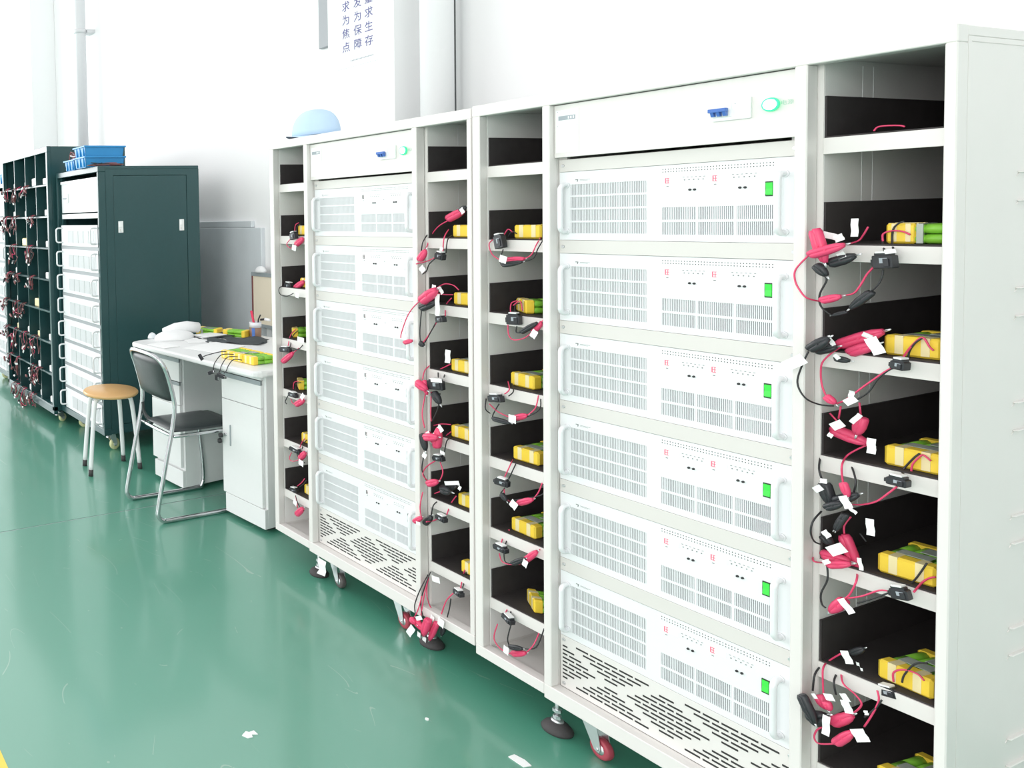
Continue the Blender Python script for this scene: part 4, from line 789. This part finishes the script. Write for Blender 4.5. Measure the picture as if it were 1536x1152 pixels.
# papers
for i, (x, y, lx, ly, rz, lab) in enumerate(((-2.09, .30, .16, .22, -.3, 'white paper sheet lying beside the cloth roll on the desktop'), (-1.88, .22, .20, .26, .35, 'white paper sheet near the middle of the desktop'), (-2.05, .02, .15, .10, .1, 'white paper sheet at the left front edge of the desktop'))):
    q = MB().obox((0, 0, .0012), (lx, ly, .0018), (0, 0, 0), 'white').build('paper_sheet'); q.location = Wd(x, y)+Vector((0, 0, .0003)); q.rotation_euler = (0, 0, rz); tag(q, lab, 'paper', 'papers on the desk')
q = MB()
for i in range(4): q.obox((.012*i, .008*i*(-1)**i, .0025+.004*i), (.15-.01*i, .20-.02*i, .0035), (0, .02*(-1)**i, .12*i), 'white' if i % 2 else 'greycloth')
q = q.build('paper_stack'); q.location = Wd(-2.185, .405)+Vector((0, 0, .001)); q.rotation_euler = (0, 0, -.2); tag(q, 'low stack of white and dark sheets by the cloth roll on the desk', 'papers')
g = MB()
n = 14; rows = []
for j in range(n+1):
    rows.append([]);
    for i in range(n+1):
        u, v = i/n-.5, j/n-.5; e = 1+.05*math.sin(9*v+2)*(abs(u) > .45)+.04*math.sin(8*u)
        rows[-1].append(g.bm.verts.new((u*.30*e, v*.21*e, .006+.007*math.sin(11*u+3*v)*math.cos(7*v-u)+.004*math.sin(23*u*v))))
low = [[g.bm.verts.new((v.co.x, v.co.y, max(v.co.z-.005, 0))) for v in r] for r in rows]
fs = [g.bm.faces.new((rows[j][i], rows[j][i+1], rows[j+1][i+1], rows[j+1][i])) for j in range(n) for i in range(n)] + [g.bm.faces.new((low[j][i], low[j+1][i], low[j+1][i+1], low[j][i+1])) for j in range(n) for i in range(n)]
for i in range(n):
    fs += [g.bm.faces.new((rows[0][i], low[0][i], low[0][i+1], rows[0][i+1])), g.bm.faces.new((rows[n][i], rows[n][i+1], low[n][i+1], low[n][i])), g.bm.faces.new((rows[i][0], rows[i+1][0], low[i+1][0], low[i][0])), g.bm.faces.new((rows[i][n], low[i][n], low[i+1][n], rows[i+1][n]))]
g._tag(fs, 'greycloth', True)
q = g.build('work_cloth'); q.location = Wd(-1.985, .44); q.rotation_euler = (0, 0, .75); tag(q, 'dark grey crumpled cloth on the desktop behind the battery packs', 'cloth')
# pen cup
pc = thing('pen_cup', 'white, blue and brown pen cup with a red marker on the desk', 'pen cup', Wd(-2.048, .60))
MB().lathe([(.030, 0), (.032, .055), (.029, .055), (.027, .004)], (0, 0, .0), 'cup_n', 22).build('cup_body', pc)
MB().lathe([(.0326, .055), (.0330, .085), (.0300, .085), (.0296, .055)], (0, 0, 0), 'cup_w', 22).build('cup_rim', pc)
bl = MB()
for i in range(5):
    a = -1.28+i*.11
    v = [(.0312*math.cos(a), .0312*math.sin(a), .006), (.0312*math.cos(a+.11), .0312*math.sin(a+.11), .006), (.0336*math.cos(a+.11), .0336*math.sin(a+.11), .054), (.0336*math.cos(a), .0336*math.sin(a), .054)]
    bl._tag([bl.bm.faces.new([bl.bm.verts.new(p) for p in v])], 'cup_b')
bl.build('blue_band', pc)
mk = MB().tube([(.006, 0, .01), (-.010, -.004, .085), (-.024, -.008, .145)], .0065, 'marker', 10).tube([(-.010, -.004, .085), (-.0102, -.004, .086)], .0075, 'marker', 10).build('marker_pen'); mk.location = pc.location; tag(mk, 'red marker pen leaning in the cup on the desk', 'pen')
q = MB().tube([(.0, .008, .01), (.012, .012, .10), (.020, .020, .125)], .004, 'black', 8).tube([(0.02, .02, .098), (.045, .03, .103)], .006, 'black', 8).tube([(.045, .03, .103), (.075, .04, .100)], .008, 'white', 8).build('hand_tool'); q.location = pc.location; tag(q, 'black and white hand tool lying across the pen cup', 'tool')

# ------------------------------------------------------------------ chair
ch = thing('office_chair', 'chrome tube chair with black padded seat and back, at the desk', 'chair', (-1.775, -.05, 0))
def cpart(b, name): 
    o = b.build(name, ch); o.location = (1.775, .05, 0); return o
XR, XL, TR = -1.62, -1.93, .0105
side = lambda X: [(X, .17, .05), (X, .155, .018), (X, .12, TR), (X, -.20, TR), (X, -.250, .014), (X, -.274, .038), (X, -.272, .085), (X, -.225, .298), (X, -.192, .436), (X, -.1765, .540), (X, -.187, .61), (X, -.212, .70)]
fr = MB()
pts = side(XR)+[(XR-.006, -.232, .748), (XR-.035, -.250, .778), (XR-.09, -.257, .788), (XL+.09, -.257, .788), (XL+.035, -.250, .778), (XL+.006, -.232, .748)]+side(XL)[::-1]
cpart(fr.tube(spline(pts, 4), TR, 'chrome', 10), 'frame')
def pad(xc, w, h, th, z_y, m, name, n=12, k=6, edge=.35):
    b = MB(); front, back = [], []
    for j in range(k+1):
        a, c = [], []
        for i in range(n+1):
            u, v = 2*i/n-1, 2*j/k-1; s = 1-.06*abs(v)**6
            bul = th*(1-.9*max(abs(u)**5, abs(v)**5))
            cx, cyv, cz, nx, ny, nz = z_y(u*w/2*s, v*h/2*(1-.05*abs(u)**6))
            a.append(b.bm.verts.new((xc+cx+nx*bul, cyv+ny*bul, cz+nz*bul))); c.append(b.bm.verts.new((xc+cx-nx*bul*.5, cyv-ny*bul*.5, cz-nz*bul*.5)))
        front.append(a); back.append(c)
    fs = [b.bm.faces.new((front[j][i], front[j][i+1], front[j+1][i+1], front[j+1][i])) for j in range(k) for i in range(n)]+[b.bm.faces.new((back[j][i], back[j+1][i], back[j+1][i+1], back[j][i+1])) for j in range(k) for i in range(n)]
    for i in range(n): fs += [b.bm.faces.new((front[0][i], back[0][i], back[0][i+1], front[0][i+1])), b.bm.faces.new((front[k][i], front[k][i+1], back[k][i+1], back[k][i]))]
    for j in range(k): fs += [b.bm.faces.new((front[j][0], front[j+1][0], back[j+1][0], back[j][0])), b.bm.faces.new((front[j][n], back[j][n], back[j+1][n], front[j+1][n]))]
    b._tag(fs, m, True); return cpart(b, name)
ca, sa = math.cos(.26), math.sin(.26)
pad((XR+XL)/2, XR-XL+.004, .215, .014, lambda x, z: (x, -.214-z*sa-.10*((x/.155)**2-.6)*-.12, .668+z*ca, 0, -ca, -sa), 'vinyl', 'backrest')
pad(-1.760, .285, .375, .016, lambda x, y: (x, .003+y, .422, 0, 0, 1), 'vinyl', 'seat')
sf = [(-1.905, .16, .404), (-1.905, -.15, .404), (-1.89, -.180, .404), (-1.86, -.190, .404), (-1.66, -.190, .404), (-1.63, -.180, .404), (-1.617, -.15, .404), (-1.617, .16, .404), (-1.63, .188, .404), (-1.66, .197, .404), (-1.86, .197, .404), (-1.89, .188, .404), (-1.905, .16, .404)]
cpart(MB().tube(spline(sf, 3), .0085, 'chrome', 8), 'seat_frame')
cpart(MB().tube([(XL, -.196, .410), (XL+.02, -.186, .404), (XR-.02, -.186, .404), (XR, -.196, .410)], .007, 'chrome', 8), 'cross_bar')
for X in (XR, XL): cpart(MB().tube(spline([(X, .165, .03), (X, .170, .10), (X, .15, .30), (X, .13, .404)], 3), .0095, 'chrome', 8), 'front_leg')
cpart(MB().tube(spline([(XL+.002, -.180, .50), (XL+.010, -.178, .455), (XL+.03, -.170, .428), (XL+.08, -.165, .412)], 4), .010, 'vinyl', 8), 'side_bracket')

# ------------------------------------------------------------------ round stool
st = thing('round_stool', 'round wooden-topped stool with white tube legs by the dark cabinet', 'stool', (-2.385, -.135, 0))
MB().lathe([(.10, .436), (.148, .438), (.156, .446), (.156, .454), (.150, .460), (.02, .4615)], (0, 0, 0), 'wood', 40).build('seat', st)
for x, y in ((.045, -.155), (.045, .150), (-.125, -.115), (-.110, .125)):
    v = Vector((x, y, 0)); tp = v*.78
    pp = spline([(tp.x*.15, tp.y*.15, .425), (tp.x*.62, tp.y*.62, .425), (tp.x*.88, tp.y*.88, .412), (tp.x*.99, tp.y*.99, .37), (v.x*.90, v.y*.90, .20), (v.x, v.y, .030)], 4)
    lg = MB().tube(pp, .0125, 'pipe', 10).build('leg', st)
    MB().tube([pp[-1]+Vector((0, 0, .006)), (v.x*1.01, v.y*1.01, 0)], .0140, 'rubber', 10).build('rubber_tip', lg)
MB().box(-.07, .07, -.07, .07, .430, .436, 'pipe', .001).build('seat_plate', st)

# ------------------------------------------------------------------ on and behind the far white cabinet
cp_ = thing('cap', 'light blue cloth cap lying on top of the far white cabinet', 'cap', (-1.045, .16, TOP+.0005), .2)
def dome(r, h, m, n=28, k=9, z0=.012, cx=0):
    b = MB(); rows = []
    for j in range(k+1):
        a = PI/2*j/k; rr = r*math.cos(a)**.75 if j < k else .0005
        rows.append([b.bm.verts.new((cx+rr*math.cos(2*PI*i/n)*(1+.015*math.sin(5*2*PI*i/n)), rr*.92*math.sin(2*PI*i/n), z0+h*math.sin(a)**.9)) for i in range(n)])
    b._tag([b.bm.faces.new((p[i], p[(i+1) % n], q[(i+1) % n], q[i])) for p, q in zip(rows, rows[1:]) for i in range(n)], m, True)
    b._tag([b.bm.faces.new(rows[0][::-1])], 'capdark'); return b
dome(.095, .106, 'cap').build('crown', cp_)
br = MB(); rows = []
for r, z in ((.085, .014), (.100, .012), (.118, .008), (.119, .006), (.100, .009), (.085, .011)):
    rows.append([br.bm.verts.new((r*math.cos(2*PI*i/32), r*.92*math.sin(2*PI*i/32), z+.010*(r-.085)/.034*math.sin(2*2*PI*i/32+.4))) for i in range(32)])
for q, (p0, p1) in enumerate(zip(rows, rows[1:])):
    br._tag([br.bm.faces.new((p0[i], p0[(i+1) % 32], p1[(i+1) % 32], p1[i])) for i in range(32)], 'cap' if q < 2 else 'capdark', True)
br.build('brim', cp_)
tg_ = MB(); rows = []
for f, yo in ((0, 0), (.3, -.004), (.7, -.001), (1, -.007)): rows.append([tg_.bm.verts.new((-.022+.004*f*3*(f < .9), yo, .085-.062*f)), tg_.bm.verts.new((.022, yo, .085-.055*f)), tg_.bm.verts.new((.022, yo+.0012, .085-.055*f)), tg_.bm.verts.new((-.022+.004*f*3*(f < .9), yo+.0012, .085-.062*f))])
tg_._tag([tg_.bm.faces.new((p[i], p[(i+1) % 4], q[(i+1) % 4], q[i])) for p, q in zip(rows, rows[1:]) for i in range(4)]+[tg_.bm.faces.new(rows[0]), tg_.bm.faces.new(rows[-1][::-1])], 'white')
o = tg_.build('paper_tag'); o.location = (-.905, .035, 0.003); tag(o, 'white paper tag hanging below the far white cabinet beside its caster', 'tag')

# ------------------------------------------------------------------ on the wall
pp_ = thing('wall_pipe', 'thick white pipe running up the wall beside the pilaster', 'pipe', (-1.10, .865, 0))
MB().cyl((0, 0, 0), (0, 0, 7), .066, 'pipe', n=24).build('pipe_body', pp_)
for z in (1.2, 2.9, 4.6): MB().lathe([(.066, z-.02), (.071, z-.02), (.071, z+.02), (.066, z+.02)], (0, 0, 0), 'pipe', 24).box(-.012, .012, .06, .195, z-.015, z+.015, 'pipe').build('pipe_clamp', pp_)
p2 = thing('wall_pipe', 'thin grey pipe running up the wall above the dark cabinets', 'pipe', (-5.05, .93, 0))
MB().cyl((0, 0, 0), (0, 0, 7), .055, 'gpipe', n=18).build('pipe_body', p2)
for z in (1.0, 3.2, 5): MB().lathe([(.055, z-.02), (.060, z-.02), (.060, z+.02), (.055, z+.02)], (0, 0, 0), 'gpipe', 18).box(-.06, .06, .05, .13, z-.015, z+.015, 'gpipe').build('pipe_clamp', p2)
cb = MB().tube([(-1.151, 1.03, 0), (-1.151, 1.03, 7)], .0045, 'gapdark', 6).build('wall_gap_line'); tag(cb, 'thin dark strand added for the dark gap beside the thick white wall pipe', 'cable')  # strand added where the gap behind the pipe reads dark
du_ = thing('wall_duct', 'grey duct box high on the wall left of the pilaster', 'duct', (-1.86, 1.0, 2.35))
MB().box(-.16, .194, .035, .06, 0, 1.6, 'duct', .004).build('duct_body', du_)
MB().box(-.17, .194, .030, .06, .75, .80, 'duct', .002).build('duct_flange', du_)
sg = thing('wall_sign', 'white paper sign with three columns of violet characters on the pilaster', 'sign', (-1.465, .78, 2.12))
MB().box(-.150, .155, -.0016, 0, -.0, .52, 'white').box(-.135, .125, -.0020, -.0016, .0160, .0172, 'inkgrey').build('sheet', sg)
for x, s in ((-.072, '求为焦点'), (.003, '发为保障'), (.072, '量求生存')):
    for i, c in enumerate(s): text_mesh('character', c, .052, (x, -.0022, .115+.066*(3-i)), (PI/2, 0, 0), 'purple', sg, .0002, 'CENTER', .0003)
b = MB()
for i in range(17): b.box(-.045+i*.0085, -.045+i*.0085+.006, -.0020, -.0016, .043, .049, 'inkgrey')
b.build('small_print', sg)['kind'] = 'stuff'
wp = thing('wall_shade_sheet', 'tall grey-blue panel added as shade on the wall behind the desk', 'panel', (-2.95, 1.06, 0))  # added sheet, its colour stands in for shade on the white wall
MB().box(-.62, .40, -.03, 0, 0, 1.345, 'shade_rag', .003).build('shade_sheet', wp)
MB().box(-.62, .30, -.028, 0, 1.347, 1.39, 'shade_rag', .003).build('shade_sheet_top', wp)
nb = thing('notice_board', 'beige board with maroon edge and grey top rail behind the desk', 'board', (-2.57, .99, .74))
MB().box(0, .62, -.012, .0, .0, .30, 'board', .001).build('board_face', nb)
MB().box(-.012, 0, -.016, .0, -.005, .32, 'maroon', .001).build('edge_strip', nb)
MB().box(-.012, .62, -.018, .0, .30, .325, 'deskg', .001).build('top_rail', nb)
MB().box(-.012, .62, -.016, .0, -.02, 0, 'deskg', .001).build('bottom_rail', nb)
for x in (.05, .55): MB().box(x, x+.02, 0, .042, .1, .2, 'deskg').build('bracket', nb)
o = blob(.045, .03, .04, 9, 'cloth', 14, 6, .12).build('cleaning_rag'); o.location = (-2.50, .985, 1.066); tag(o, 'white crumpled rag on top of the beige board', 'rag')

# ------------------------------------------------------------------ scraps on the floor
def scrap(label, loc, rz, poly, h=.002):
    o = MB().prism(poly, 0, h, 'white', 'Z').build('paper_scrap'); o.location = loc; o.rotation_euler = (0, 0, rz); tag(o, label, 'scrap', 'scraps on the floor')
scrap('white torn paper scrap on the open green floor', (-.2958, -.747, .0003), .3, [(-.012, -.020), (.004, -.016), (.010, -.002), (.002, .004), (.012, .018), (-.004, .022), (-.008, .006), (-.016, .002)])
scrap('pale paper scrap on the floor in front of the nearest cabinet', (.034, -.163, .0003), .1, [(-.022, -.012), (.018, -.014), (.024, .008), (.004, .014), (-.020, .010)])
scrap('tiny round white speck on the floor before the nearest cabinet foot', (-.17, -.25, .0003), 0, [(.005*math.cos(a*PI/4), .005*math.sin(a*PI/4)) for a in range(8)], .003)
